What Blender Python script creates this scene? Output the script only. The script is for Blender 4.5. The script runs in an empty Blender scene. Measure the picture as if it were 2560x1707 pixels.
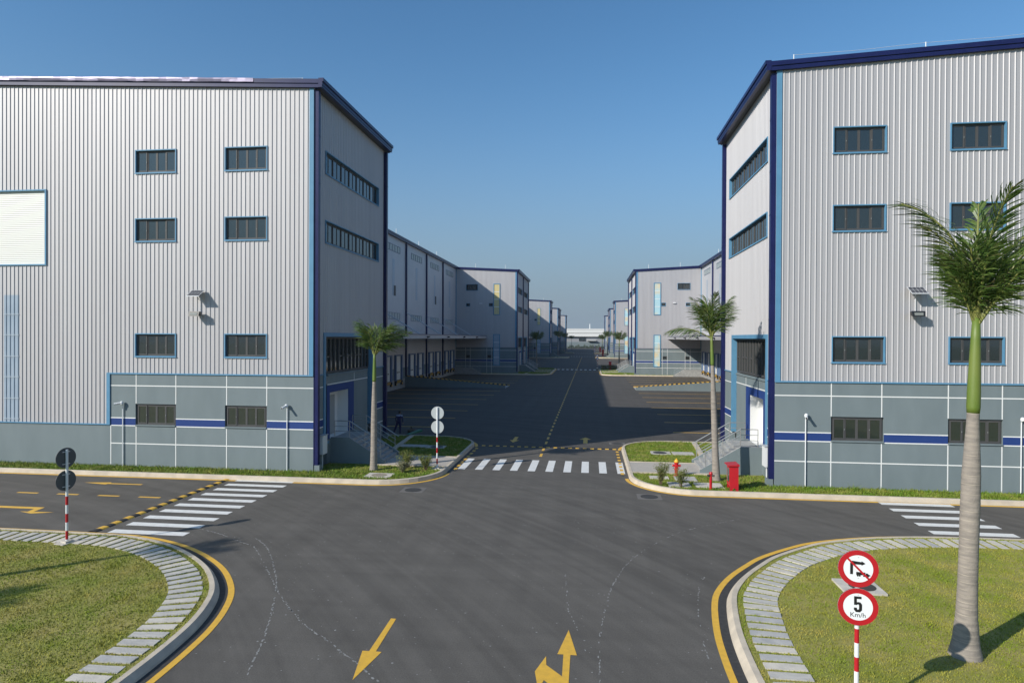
import bpy, bmesh, math, random
import numpy as np
from mathutils import Vector, Matrix
from mathutils.geometry import tessellate_polygon

scene = bpy.context.scene
COL = scene.collection
R = math.radians

# ------------------------------------------------------------------ camera
cam_d = bpy.data.cameras.new("camera")
cam = bpy.data.objects.new("camera", cam_d)
COL.objects.link(cam)
cam_d.sensor_width = 36.0
cam_d.lens = 22.5
cam_d.clip_start = 0.1
cam_d.clip_end = 9000
YAW, PITCH, ROLL = -0.121198, -0.006075, 0.004625
f_ = Vector((math.sin(YAW) * math.cos(PITCH), math.cos(YAW) * math.cos(PITCH), math.sin(PITCH)))
r_ = Vector((math.cos(YAW), -math.sin(YAW), 0))
u_ = r_.cross(f_)
r2 = r_ * math.cos(ROLL) + u_ * math.sin(ROLL)
u2 = -r_ * math.sin(ROLL) + u_ * math.cos(ROLL)
mw = Matrix((r2, u2, -f_)).transposed().to_4x4()
mw.translation = Vector((0, 0, 7.3))
cam.matrix_world = mw
scene.camera = cam

# ------------------------------------------------------------------ light
SUN_EL = R(29.7)
SUN_AZ = math.atan2(-0.757, -0.655)          # from +Y towards +X, direction TO the sun
to_sun = Vector((math.sin(SUN_AZ) * math.cos(SUN_EL), math.cos(SUN_AZ) * math.cos(SUN_EL), math.sin(SUN_EL)))
sun_d = bpy.data.lights.new("sun", 'SUN')
sun_d.energy = 5.0
sun_d.angle = R(0.53)
sun_d.color = (1.0, 0.945, 0.85)
sun = bpy.data.objects.new("sun", sun_d)
COL.objects.link(sun)
sun.rotation_euler = (-to_sun).to_track_quat('-Z', 'Y').to_euler()

world = bpy.data.worlds.new("World")
scene.world = world
world.use_nodes = True
wn = world.node_tree.nodes
wl = world.node_tree.links
bg = wn["Background"]
sky = wn.new("ShaderNodeTexSky")
sky.sky_type = 'NISHITA'
sky.sun_disc = False
sky.sun_elevation = SUN_EL
sky.sun_rotation = SUN_AZ
sky.altitude = 0
sky.air_density = 1.0
sky.dust_density = 0.6
sky.ozone_density = 7.5
# thin grey-blue haze low in the sky: the share of haze falls with elevation, the same in every compass direction
tc = wn.new("ShaderNodeTexCoord")
sx = wn.new("ShaderNodeSeparateXYZ")
wl.new(tc.outputs["Generated"], sx.inputs[0])


def wmath(op, a, b):
    n = wn.new("ShaderNodeMath")
    n.operation = op
    for i, v in enumerate((a, b)):
        if isinstance(v, (int, float)):
            n.inputs[i].default_value = v
        else:
            wl.new(v, n.inputs[i])
    return n.outputs[0]


zz = wmath('DIVIDE', sx.outputs[2], 0.23)
hz = wmath('POWER', 2.71828, wmath('MULTIPLY', wmath('MULTIPLY', zz, zz), -1.0))
mixn = wn.new("ShaderNodeMix")
mixn.data_type = 'RGBA'
wl.new(hz, mixn.inputs[0])
tint = wn.new("ShaderNodeMix")
tint.data_type = 'RGBA'
tint.blend_type = 'MULTIPLY'
tint.inputs[0].default_value = 1.0
tint.inputs[7].default_value = (0.90, 1.10, 1.02, 1)
wl.new(sky.outputs[0], tint.inputs[6])
wl.new(tint.outputs[2], mixn.inputs[6])
mixn.inputs[7].default_value = (0.263 / 0.145, 0.338 / 0.145, 0.415 / 0.145, 1)
wl.new(mixn.outputs[2], bg.inputs[0])
bg.inputs[1].default_value = 0.145

scene.view_settings.view_transform = 'Standard'
scene.view_settings.look = 'None'
scene.view_settings.exposure = 0.0
scene.view_settings.gamma = 1.0
scene.view_settings.use_curve_mapping = False

# ------------------------------------------------------------------ materials
MATS = {}


def mat(name, col, rough=0.6, metal=0.0, col2=None, scale=3.0, stretch=(1, 1, 1), lo=0.35, hi=0.65,
        bump=0.0, bscale=40.0, spec=0.5, detail=6.0, coat=0.0, ior=None):
    m = bpy.data.materials.new(name)
    m.use_nodes = True
    nt = m.node_tree
    b = nt.nodes["Principled BSDF"]
    b.inputs["Base Color"].default_value = (*col, 1)
    b.inputs["Roughness"].default_value = rough
    b.inputs["Metallic"].default_value = metal
    b.inputs["Specular IOR Level"].default_value = spec
    b.inputs["Coat Weight"].default_value = coat
    if ior:
        b.inputs["IOR"].default_value = ior
    geo = nt.nodes.new("ShaderNodeNewGeometry")
    if col2 is not None:
        mp = nt.nodes.new("ShaderNodeMapping")
        mp.inputs["Scale"].default_value = stretch
        nt.links.new(geo.outputs["Position"], mp.inputs[0])
        nz = nt.nodes.new("ShaderNodeTexNoise")
        nz.inputs["Scale"].default_value = scale
        nz.inputs["Detail"].default_value = detail
        nt.links.new(mp.outputs[0], nz.inputs["Vector"])
        rp = nt.nodes.new("ShaderNodeValToRGB")
        rp.color_ramp.elements[0].position = lo
        rp.color_ramp.elements[1].position = hi
        rp.color_ramp.elements[0].color = (*col, 1)
        rp.color_ramp.elements[1].color = (*col2, 1)
        nt.links.new(nz.outputs["Fac"], rp.inputs[0])
        nt.links.new(rp.outputs[0], b.inputs["Base Color"])
    if bump > 0:
        n2 = nt.nodes.new("ShaderNodeTexNoise")
        n2.inputs["Scale"].default_value = bscale
        n2.inputs["Detail"].default_value = 4
        nt.links.new(geo.outputs["Position"], n2.inputs["Vector"])
        bp = nt.nodes.new("ShaderNodeBump")
        bp.inputs["Strength"].default_value = bump
        bp.inputs["Distance"].default_value = 0.02
        nt.links.new(n2.outputs["Fac"], bp.inputs["Height"])
        nt.links.new(bp.outputs[0], b.inputs["Normal"])
    MATS[name] = m
    return m


def asphalt(name, base=(0.108, 0.100, 0.090)):
    m = bpy.data.materials.new(name)
    m.use_nodes = True
    nt = m.node_tree
    N, L = nt.nodes, nt.links
    b = N["Principled BSDF"]
    b.inputs["Roughness"].default_value = 0.85
    b.inputs["Specular IOR Level"].default_value = 0.25
    geo = N.new("ShaderNodeNewGeometry")
    sep = N.new("ShaderNodeSeparateXYZ")
    L.new(geo.outputs["Position"], sep.inputs[0])

    def math_(op, a, bb=None):
        n = N.new("ShaderNodeMath")
        n.operation = op
        for i, v in enumerate((a, bb)):
            if v is None:
                continue
            if isinstance(v, (int, float)):
                n.inputs[i].default_value = v
            else:
                L.new(v, n.inputs[i])
        return n.outputs[0]

    def noise(vec, scale, detail=5, rough=0.55):
        n = N.new("ShaderNodeTexNoise")
        n.inputs["Scale"].default_value = scale
        n.inputs["Detail"].default_value = detail
        n.inputs["Roughness"].default_value = rough
        L.new(vec, n.inputs["Vector"])
        return n.outputs["Fac"]

    def ramp(v, p0, p1, c0, c1):
        n = N.new("ShaderNodeMapRange")
        n.inputs[1].default_value = p0
        n.inputs[2].default_value = p1
        n.inputs[3].default_value = c0
        n.inputs[4].default_value = c1
        L.new(v, n.inputs[0])
        return n.outputs[0]
    # tyre wear: arcs of turning traffic about the left corner of the junction
    def arcs(cx, cy, fr, seed):
        dx = math_('SUBTRACT', sep.outputs[0], cx)
        dy = math_('SUBTRACT', sep.outputs[1], cy)
        rr = math_('SQRT', math_('ADD', math_('MULTIPLY', dx, dx), math_('MULTIPLY', dy, dy)))
        an = math_('ARCTAN2', dy, dx)
        cb = N.new("ShaderNodeCombineXYZ")
        L.new(math_('MULTIPLY', rr, fr), cb.inputs[0])
        L.new(math_('MULTIPLY', an, 2.2), cb.inputs[1])
        cb.inputs[2].default_value = seed
        return noise(cb.outputs[0], 1.0, 4)
    a1 = ramp(arcs(-37.9, -9.0, 2.0, 3.0), 0.36, 0.62, 0.84, 1.05)
    mp = N.new("ShaderNodeMapping")
    mp.inputs["Scale"].default_value = (0.12, 1.6, 1)
    L.new(geo.outputs["Position"], mp.inputs[0])
    a2 = ramp(noise(mp.outputs[0], 1.0, 4), 0.3, 0.7, 0.92, 1.08)
    mp2 = N.new("ShaderNodeMapping")
    mp2.inputs["Scale"].default_value = (1.3, 0.06, 1)
    L.new(geo.outputs["Position"], mp2.inputs[0])
    a3 = ramp(noise(mp2.outputs[0], 1.0, 4), 0.3, 0.7, 0.93, 1.08)
    big = ramp(noise(geo.outputs["Position"], 0.35, 5, 0.6), 0.3, 0.7, 0.93, 1.07)
    fine = ramp(noise(geo.outputs["Position"], 28.0, 5, 0.8), 0.3, 0.7, 0.72, 1.28)
    tot = math_('MULTIPLY', math_('MULTIPLY', math_('MULTIPLY', a1, a2), a3), math_('MULTIPLY', big, fine))
    # light specks of grit
    vor = N.new("ShaderNodeTexVoronoi")
    vor.inputs["Scale"].default_value = 2.3
    L.new(geo.outputs["Position"], vor.inputs["Vector"])
    sp = ramp(vor.outputs["Distance"], 0.03, 0.055, 1.9, 1.0)
    tot = math_('MULTIPLY', tot, sp)
    mx = N.new("ShaderNodeVectorMath")
    mx.operation = 'SCALE'
    mx.inputs[0].default_value = base
    L.new(tot, mx.inputs["Scale"])
    L.new(mx.outputs[0], b.inputs["Base Color"])
    bp = N.new("ShaderNodeBump")
    bp.inputs["Strength"].default_value = 0.4
    bp.inputs["Distance"].default_value = 0.01
    L.new(noise(geo.outputs["Position"], 60.0, 3), bp.inputs["Height"])
    L.new(bp.outputs[0], b.inputs["Normal"])
    MATS[name] = m


asphalt("asphalt")
asphalt("yard_asphalt", (0.086, 0.080, 0.074))
mat("fresh_asphalt", (0.03, 0.03, 0.031), 0.8, col2=(0.05, 0.048, 0.046), scale=9, bump=0.3)
mat("dry_ground", (0.16, 0.15, 0.10), 0.95, col2=(0.09, 0.12, 0.05), scale=0.02)
mat("white_paint", (0.70, 0.70, 0.68), 0.6, col2=(0.60, 0.59, 0.57), scale=5, lo=0.45, hi=0.75)
mat("yellow_paint", (0.72, 0.42, 0.045), 0.6, col2=(0.60, 0.35, 0.05), scale=6, lo=0.4, hi=0.75)
mat("black_rubber", (0.018, 0.018, 0.018), 0.6)
mat("kerb_stone", (0.58, 0.50, 0.39), 0.85, col2=(0.46, 0.40, 0.32), scale=2.2, bump=0.25, bscale=30)
mat("concrete", (0.36, 0.36, 0.35), 0.85, col2=(0.28, 0.28, 0.275), scale=3, bump=0.2)
mat("slab_stone", (0.50, 0.475, 0.43), 0.85, col2=(0.39, 0.375, 0.35), scale=2.7, stretch=(1, 4, 1), bump=0.35, bscale=25)
mat("slab_stone_pale", (0.60, 0.55, 0.47), 0.85, col2=(0.47, 0.44, 0.39), scale=2.7, bump=0.35, bscale=25)
mat("slab_stone_dark", (0.36, 0.355, 0.345), 0.85, col2=(0.46, 0.445, 0.42), scale=3.1, bump=0.35, bscale=25)
mat("paver", (0.38, 0.35, 0.32), 0.85, col2=(0.30, 0.28, 0.26), scale=6, bump=0.3)
mat("soil", (0.19, 0.21, 0.03), 0.95, col2=(0.30, 0.26, 0.08), scale=0.8, bump=0.8, bscale=14)
mat("cladding", (0.485, 0.475, 0.485), 0.57, 0.29, col2=(0.43, 0.42, 0.432), scale=1.7, stretch=(1, 1, 0.045), lo=0.25, hi=0.75, spec=0.35)
mat("side_panel", (0.52, 0.52, 0.535), 0.5, 0.15, col2=(0.49, 0.49, 0.505), scale=0.5)
mat("roof_sheet", (0.40, 0.42, 0.45), 0.5, 0.3)
mat("plinth_grey", (0.178, 0.218, 0.230), 0.8, col2=(0.150, 0.187, 0.199), scale=1.3, stretch=(1, 1, 0.3), lo=0.3, hi=0.75, bump=0.1, bscale=50)
mat("white_line", (0.78, 0.78, 0.76), 0.6)
mat("band_blue", (0.020, 0.050, 0.19), 0.7, spec=0.25)
mat("navy", (0.009, 0.013, 0.07), 0.35, 0.0, col2=(0.012, 0.016, 0.085), scale=2, spec=0.35)
mat("silver_flashing", (0.19, 0.17, 0.24), 0.45, 0.5, bump=0.5, bscale=2.5)
mat("light_blue", (0.098, 0.245, 0.39), 0.5, col2=(0.11, 0.27, 0.42), scale=2, spec=0.3)
mat("frame_grey", (0.075, 0.074, 0.074), 0.55, spec=0.3)
mat("glass", (0.018, 0.026, 0.028), 0.05, spec=0.9, ior=1.6)
mat("white_plaster", (0.72, 0.72, 0.71), 0.7)
mat("door_grey", (0.30, 0.32, 0.32), 0.5)
mat("shutter_white", (0.70, 0.70, 0.66), 0.5)
mat("translucent_blue", (0.30, 0.37, 0.45), 0.4, col2=(0.34, 0.41, 0.49), scale=1.5)
mat("translucent_bar", (0.42, 0.47, 0.53), 0.5)
mat("louvre_pane", (0.55, 0.60, 0.55), 0.35)
mat("louvre_frame", (0.20, 0.24, 0.30), 0.5)
mat("pane_cyan", (0.42, 0.64, 0.70), 0.25, col2=(0.72, 0.60, 0.38), scale=0.55, lo=0.42, hi=0.6, detail=1)
mat("pane_yellow", (0.62, 0.52, 0.26), 0.25)
mat("dock_blue", (0.10, 0.16, 0.30), 0.55)
mat("steel", (0.42, 0.42, 0.41), 0.35, 0.6)
mat("galvanised", (0.62, 0.63, 0.64), 0.4, 0.3)
mat("black_metal", (0.02, 0.02, 0.02), 0.4)
mat("lamp_glass", (0.22, 0.23, 0.21), 0.2)
mat("solar_cell", (0.035, 0.04, 0.055), 0.3)
mat("camera_white", (0.72, 0.73, 0.74), 0.4)
mat("sign_red", (0.46, 0.008, 0.016), 0.45, col2=(0.43, 0.010, 0.018), scale=6)
mat("sign_white", (0.78, 0.80, 0.82), 0.4)
mat("sign_black", (0.012, 0.012, 0.014), 0.4)
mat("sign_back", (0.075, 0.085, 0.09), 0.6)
mat("worn_cover", (0.33, 0.28, 0.21), 0.9, col2=(0.22, 0.19, 0.15), scale=9)
mat("pole_white", (0.74, 0.75, 0.76), 0.4)
mat("hydrant_red", (0.50, 0.012, 0.018), 0.35, col2=(0.42, 0.01, 0.015), scale=8)
mat("hydrant_yellow", (0.75, 0.42, 0.03), 0.4)
mat("cabinet_red", (0.48, 0.012, 0.02), 0.4, col2=(0.43, 0.012, 0.018), scale=3)
mat("iron", (0.065, 0.06, 0.055), 0.6, 0.3, bump=0.6, bscale=30)
mat("trunk_bark", (0.30, 0.26, 0.22), 0.9, col2=(0.21, 0.185, 0.16), scale=3, stretch=(1, 1, 5), bump=0.5, bscale=18)
mat("trunk_ring", (0.37, 0.32, 0.26), 0.9, col2=(0.25, 0.22, 0.18), scale=6)
mat("crownshaft", (0.10, 0.165, 0.022), 0.5, col2=(0.16, 0.20, 0.04), scale=2, stretch=(1, 1, 0.4))
mat("leaf", (0.070, 0.140, 0.026), 0.42, col2=(0.18, 0.24, 0.06), scale=3.5, lo=0.38, hi=0.66, detail=3)
mat("leaf_dry", (0.16, 0.14, 0.06), 0.6, col2=(0.10, 0.12, 0.04), scale=5)
mat("rachis", (0.21, 0.22, 0.06), 0.5)
mat("shrub_leaf", (0.13, 0.19, 0.03), 0.5, col2=(0.25, 0.26, 0.06), scale=9)
mat("shrub_leaf_grey", (0.32, 0.29, 0.19), 0.6, col2=(0.14, 0.17, 0.06), scale=9)
mat("twig", (0.14, 0.10, 0.06), 0.8)
mat("grass_blade", (0.185, 0.245, 0.012), 0.6, col2=(0.40, 0.32, 0.075), scale=0.9, lo=0.38, hi=0.74, spec=0.25, detail=8)
mat("grass_blade_lush", (0.11, 0.195, 0.012), 0.6, col2=(0.24, 0.25, 0.045), scale=1.6, lo=0.4, hi=0.7, spec=0.25, detail=8)
mat("hedge_leaf", (0.03, 0.055, 0.02), 0.6, col2=(0.05, 0.075, 0.025), scale=0.8)
mat("overall_blue", (0.011, 0.016, 0.08), 0.8)
mat("collar_pale", (0.34, 0.36, 0.48), 0.8)
mat("skin", (0.26, 0.15, 0.10), 0.6)
mat("hair_black", (0.012, 0.011, 0.01), 0.6)
mat("shoe", (0.02, 0.02, 0.02), 0.6)
mat("bag_dark", (0.04, 0.035, 0.03), 0.8, col2=(0.08, 0.06, 0.03), scale=12)
mat("green_board", (0.03, 0.16, 0.09), 0.5)
mat("chalk", (0.30, 0.30, 0.29), 0.85, col2=(0.20, 0.20, 0.195), scale=9)
mat("roof_white", (0.72, 0.72, 0.70), 0.5)
mat("far_wall", (0.26, 0.27, 0.29), 0.6)
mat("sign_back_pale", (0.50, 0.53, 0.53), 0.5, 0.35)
mat("road_iron_frame", (0.14, 0.13, 0.12), 0.8)



def translucent(name, share):
    nt = MATS[name].node_tree
    pb = nt.nodes["Principled BSDF"]
    out = next(n for n in nt.nodes if n.type == 'OUTPUT_MATERIAL')
    tr = nt.nodes.new("ShaderNodeBsdfTranslucent")
    mx = nt.nodes.new("ShaderNodeMixShader")
    mx.inputs[0].default_value = share
    if pb.inputs["Base Color"].is_linked:
        nt.links.new(pb.inputs["Base Color"].links[0].from_socket, tr.inputs[0])
    else:
        tr.inputs[0].default_value = pb.inputs["Base Color"].default_value
    nt.links.new(pb.outputs[0], mx.inputs[1])
    nt.links.new(tr.outputs[0], mx.inputs[2])
    nt.links.new(mx.outputs[0], out.inputs[0])


for nm in ("leaf", "leaf_dry", "shrub_leaf", "shrub_leaf_grey"):
    translucent(nm, 0.35)

# ------------------------------------------------------------------ mesh builder
ORG = {}


class MB:
    def __init__(self, T=None):
        self.v, self.f, self.m = [], [], []
        self.T = T
        self.flip = False

    def p(self, q):
        self.v.append(self.T(q) if self.T else tuple(q))
        return len(self.v) - 1

    def face(self, pts, mi=0):
        self.f.append([self.p(q) for q in pts])
        self.m.append(mi)

    def facei(self, idx, mi=0):
        self.f.append(list(idx))
        self.m.append(mi)

    def box(self, x0, x1, y0, y1, z0, z1, mi=0):
        if x0 > x1: x0, x1 = x1, x0
        if y0 > y1: y0, y1 = y1, y0
        i = [self.p(q) for q in ((x0, y0, z0), (x1, y0, z0), (x1, y1, z0), (x0, y1, z0),
                                 (x0, y0, z1), (x1, y0, z1), (x1, y1, z1), (x0, y1, z1))]
        for a in ((0, 3, 2, 1), (4, 5, 6, 7), (0, 1, 5, 4), (1, 2, 6, 5), (2, 3, 7, 6), (3, 0, 4, 7)):
            self.facei([i[k] for k in a], mi)

    def hexa(self, p8, mi=0):
        i = [self.p(q) for q in p8]
        for a in ((0, 3, 2, 1), (4, 5, 6, 7), (0, 1, 5, 4), (1, 2, 6, 5), (2, 3, 7, 6), (3, 0, 4, 7)):
            self.facei([i[k] for k in a], mi)

    def prism(self, poly, axis, a0, a1, mi=0):
        """poly: list of 2-D points in the other two axes (in order), extruded along axis"""
        def mk(pt, a):
            if axis == 0: return (a, pt[0], pt[1])
            if axis == 1: return (pt[0], a, pt[1])
            return (pt[0], pt[1], a)
        A = [self.p(mk(q, a0)) for q in poly]
        B = [self.p(mk(q, a1)) for q in poly]
        n = len(poly)
        for k in range(n):
            self.facei((A[k], A[(k + 1) % n], B[(k + 1) % n], B[k]), mi)
        tri = tessellate_polygon([[Vector((q[0], q[1], 0)) for q in poly]])
        for t in tri:
            self.facei([A[k] for k in t], mi)
            self.facei([B[k] for k in t], mi)

    def poly(self, pts2, z, mi=0):
        I = [self.p((q[0], q[1], z)) for q in pts2]
        for t in tessellate_polygon([[Vector((q[0], q[1], 0)) for q in pts2]]):
            self.facei([I[k] for k in t], mi)

    def tube(self, pts, rad, n=8, mi=0, cap=True):
        pts = [Vector(q) for q in pts]
        if not hasattr(rad, '__len__'):
            rad = [rad] * len(pts)
        rings = []
        for k, q in enumerate(pts):
            d = (pts[min(k + 1, len(pts) - 1)] - pts[max(k - 1, 0)]).normalized()
            a = d.cross(Vector((0, 0, 1)))
            if a.length < 1e-3:
                a = Vector((1, 0, 0))
            a.normalize()
            b = d.cross(a)
            rings.append([self.p(q + (a * math.cos(t) + b * math.sin(t)) * rad[k])
                          for t in (2 * math.pi * j / n for j in range(n))])
        for k in range(len(rings) - 1):
            for j in range(n):
                self.facei((rings[k][j], rings[k][(j + 1) % n], rings[k + 1][(j + 1) % n], rings[k + 1][j]), mi)
        if cap:
            self.facei(rings[0][::-1], mi)
            self.facei(rings[-1], mi)

    def lathe(self, prof, cx=0, cy=0, n=16, mi=0, mis=None):
        rings = [[self.p((cx + r * math.cos(2 * math.pi * j / n), cy + r * math.sin(2 * math.pi * j / n), z))
                  for j in range(n)] for r, z in prof]
        for k in range(len(rings) - 1):
            mm = mis[k] if mis else mi
            for j in range(n):
                self.facei((rings[k][j], rings[k][(j + 1) % n], rings[k + 1][(j + 1) % n], rings[k + 1][j]), mm)
        self.facei(rings[0][::-1], mi)
        self.facei(rings[-1], mis[-1] if mis else mi)

    def mesh(self, name, mats, origin=(0, 0, 0), smooth=False):
        me = bpy.data.meshes.new(name)
        o = origin
        me.from_pydata([(x - o[0], y - o[1], z - o[2]) for x, y, z in self.v], [], self.f)
        for mm in mats:
            me.materials.append(MATS[mm])
        if len(mats) > 1:
            me.polygons.foreach_set("material_index", self.m)
        if smooth:
            me.polygons.foreach_set("use_smooth", [True] * len(me.polygons))
        me.update()
        return me

    def build(self, name, mats, parent=None, smooth=False, origin=None):
        if isinstance(mats, str):
            mats = [mats]
        if parent is not None and origin is None:
            origin = ORG[parent.name]
        org = origin or (0, 0, 0)
        o = bpy.data.objects.new(name, self.mesh(name, mats, org, smooth))
        COL.objects.link(o)
        if parent is not None:
            o.parent = parent
        else:
            o.location = org
        ORG[o.name] = org
        return o


def inst(name, me, parent, loc=(0, 0, 0), rz=0.0, rot=None):
    o = bpy.data.objects.new(name, me)
    COL.objects.link(o)
    if parent is not None:
        o.parent = parent
    o.location = loc
    o.rotation_euler = rot if rot else (0, 0, rz)
    ORG[o.name] = tuple(loc)
    return o


def empty(name, loc, rz=0.0):
    o = bpy.data.objects.new(name, None)
    o.empty_display_size = 0.3
    COL.objects.link(o)
    o.location = loc
    o.rotation_euler = (0, 0, rz)
    ORG[o.name] = tuple(loc)
    return o


def tag(o, label=None, cat=None, group=None, kind=None):
    if label: o["label"] = label
    if cat: o["category"] = cat
    if group: o["group"] = group
    if kind: o["kind"] = kind
    return o


def struct(o):
    o["kind"] = "structure"
    return o


def copy_tree(o, parent=None):
    c = o.copy()
    COL.objects.link(c)
    if parent is not None:
        c.parent = parent
    for ch in list(o.children):
        copy_tree(ch, c)
    return c


# ------------------------------------------------------------------ layout constants
AX = -2.8          # axis of the service street
BAY = 11.75
U0 = 11.7          # street face of the projecting end blocks
UR = 24.0          # recessed loading wall
YF = 32.3          # front gables


ZB = [20.42]


def ZR(u):
    return ZB[0] + 0.05 * (u - U0)


def catmull(pts, n=6):
    P = [Vector((*q, 0)) for q in pts]
    out = []
    for i in range(len(P) - 1):
        p0, p1, p2, p3 = P[max(i - 1, 0)], P[i], P[i + 1], P[min(i + 2, len(P) - 1)]
        for k in range(n):
            t = k / n
            q = 0.5 * ((2 * p1) + (p2 - p0) * t + (2 * p0 - 5 * p1 + 4 * p2 - p3) * t * t + (3 * p1 - p0 - 3 * p2 + p3) * t ** 3)
            out.append((q.x, q.y))
    out.append((P[-1].x, P[-1].y))
    return out


def offset(path, d):
    """offset an open polyline to its right side by d"""
    out = []
    n = len(path)
    for i in range(n):
        a = Vector(path[max(i - 1, 0)])
        b = Vector(path[min(i + 1, n - 1)])
        t = (b - a).normalized()
        out.append((path[i][0] + t.y * d, path[i][1] - t.x * d))
    return out


def sweep(mb, path, prof, mi=0):
    rows = []
    for o, z in prof:
        rows.append([mb.p((x, y, z)) for x, y in offset(path, o)])
    for k in range(len(rows) - 1):
        for i in range(len(path) - 1):
            mb.facei((rows[k][i], rows[k][i + 1], rows[k + 1][i + 1], rows[k + 1][i]), mi)


KERB_TALL = [(-0.17, 0.0), (-0.17, 0.21), (-0.03, 0.21), (0.0, 0.19), (0.04, 0.0)]
KERB = [(-0.15, 0.0), (-0.15, 0.17), (-0.01, 0.17), (0.10, 0.05), (0.12, 0.0)]

# ------------------------------------------------------------------ generic wall pieces


def corr(mb, to3, a0, a1, zlo, zhi, holes=(), pitch=0.25, h=0.033, mi=0, off=0.0):
    """ribbed sheet between a0..a1; zlo / zhi may be functions of a"""
    zl = zlo if callable(zlo) else (lambda a: zlo)
    zh = zhi if callable(zhi) else (lambda a: zhi)
    k0, k1 = math.floor(a0 / pitch) - 1, math.ceil(a1 / pitch) + 1
    w = (0.0, 0.032, 0.048, 0.080)
    if pitch > 0.4:
        w = (0.0, 0.01, 0.03, 0.04)
    A = set([a0, a1])
    for k in range(k0, k1):
        for x in w:
            a = k * pitch + x
            if a0 < a < a1:
                A.add(round(a, 5))
    for b0, b1, _, _ in holes:
        for a in (b0, b1):
            if a0 < a < a1:
                A.add(round(a, 5))

    def prof(a):
        x = a % pitch
        if x <= w[1]: return h * x / w[1]
        if x <= w[2]: return h
        if x <= w[3]: return h * (w[3] - x) / (w[3] - w[2])
        return 0.0
    A = sorted(A)
    for a, b in zip(A[:-1], A[1:]):
        if b - a < 1e-5:
            continue
        am = (a + b) / 2
        iv = [(None, None)]
        cuts = sorted((z0, z1) for b0, b1, z0, z1 in holes if b0 < am < b1)
        edges = []
        cur = None
        for z0, z1 in cuts:
            edges.append((cur, z0))
            cur = z1
        edges.append((cur, None))
        da, db = prof(a + 1e-6) if a > a0 else prof(a), prof(b - 1e-6)
        for lo, hi in edges:
            la, lb = (zl(a), zl(b)) if lo is None else (lo, lo)
            ha, hb = (zh(a), zh(b)) if hi is None else (hi, hi)
            if ha <= la and hb <= lb:
                continue
            mb.face((to3(a, da + off, la), to3(b, db + off, lb), to3(b, db + off, hb), to3(a, da + off, ha)), mi)


def grid_wall(mb, to3, a0, a1, z0, z1, holes=(), mi=0, depth=0.0, d=0.0):
    A = sorted(set([a0, a1] + [x for hh in holes for x in hh[:2] if a0 < x < a1]))
    Z = sorted(set([z0, z1] + [x for hh in holes for x in hh[2:4] if z0 < x < z1]))
    for a, b in zip(A[:-1], A[1:]):
        for z, y in zip(Z[:-1], Z[1:]):
            am, zm = (a + b) / 2, (z + y) / 2
            if any(hh[0] < am < hh[1] and hh[2] < zm < hh[3] for hh in holes):
                continue
            mb.face((to3(a, d, z), to3(b, d, z), to3(b, d, y), to3(a, d, y)), mi)
    if depth:
        for b0, b1, y0, y1 in holes:
            y0, y1 = max(y0, z0), min(y1, z1)
            for (a, z, b, y) in ((b0, y0, b1, y0), (b1, y0, b1, y1), (b1, y1, b0, y1), (b0, y1, b0, y0)):
                mb.face((to3(a, d, z), to3(b, d, y), to3(b, d - depth, y), to3(a, d - depth, z)), mi)


def slab3(mb, to3, a0, a1, d0, d1, z0, z1, mi=0):
    mb.hexa([to3(a0, d0, z0), to3(a1, d0, z0), to3(a1, d1, z0), to3(a0, d1, z0),
             to3(a0, d0, z1), to3(a1, d0, z1), to3(a1, d1, z1), to3(a0, d1, z1)], mi)


# ------------------------------------------------------------------ shared window meshes (local: x width, -y outward, z up)
WIN = {}


def frame_ring(mb, w, h, t, y0, y1, mi=0):
    mb.box(-w / 2, w / 2, y0, y1, h / 2 - t, h / 2, mi)
    mb.box(-w / 2, w / 2, y0, y1, -h / 2, -h / 2 + t, mi)
    mb.box(-w / 2, -w / 2 + t, y0, y1, -h / 2 + t, h / 2 - t, mi)
    mb.box(w / 2 - t, w / 2, y0, y1, -h / 2 + t, h / 2 - t, mi)


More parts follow.
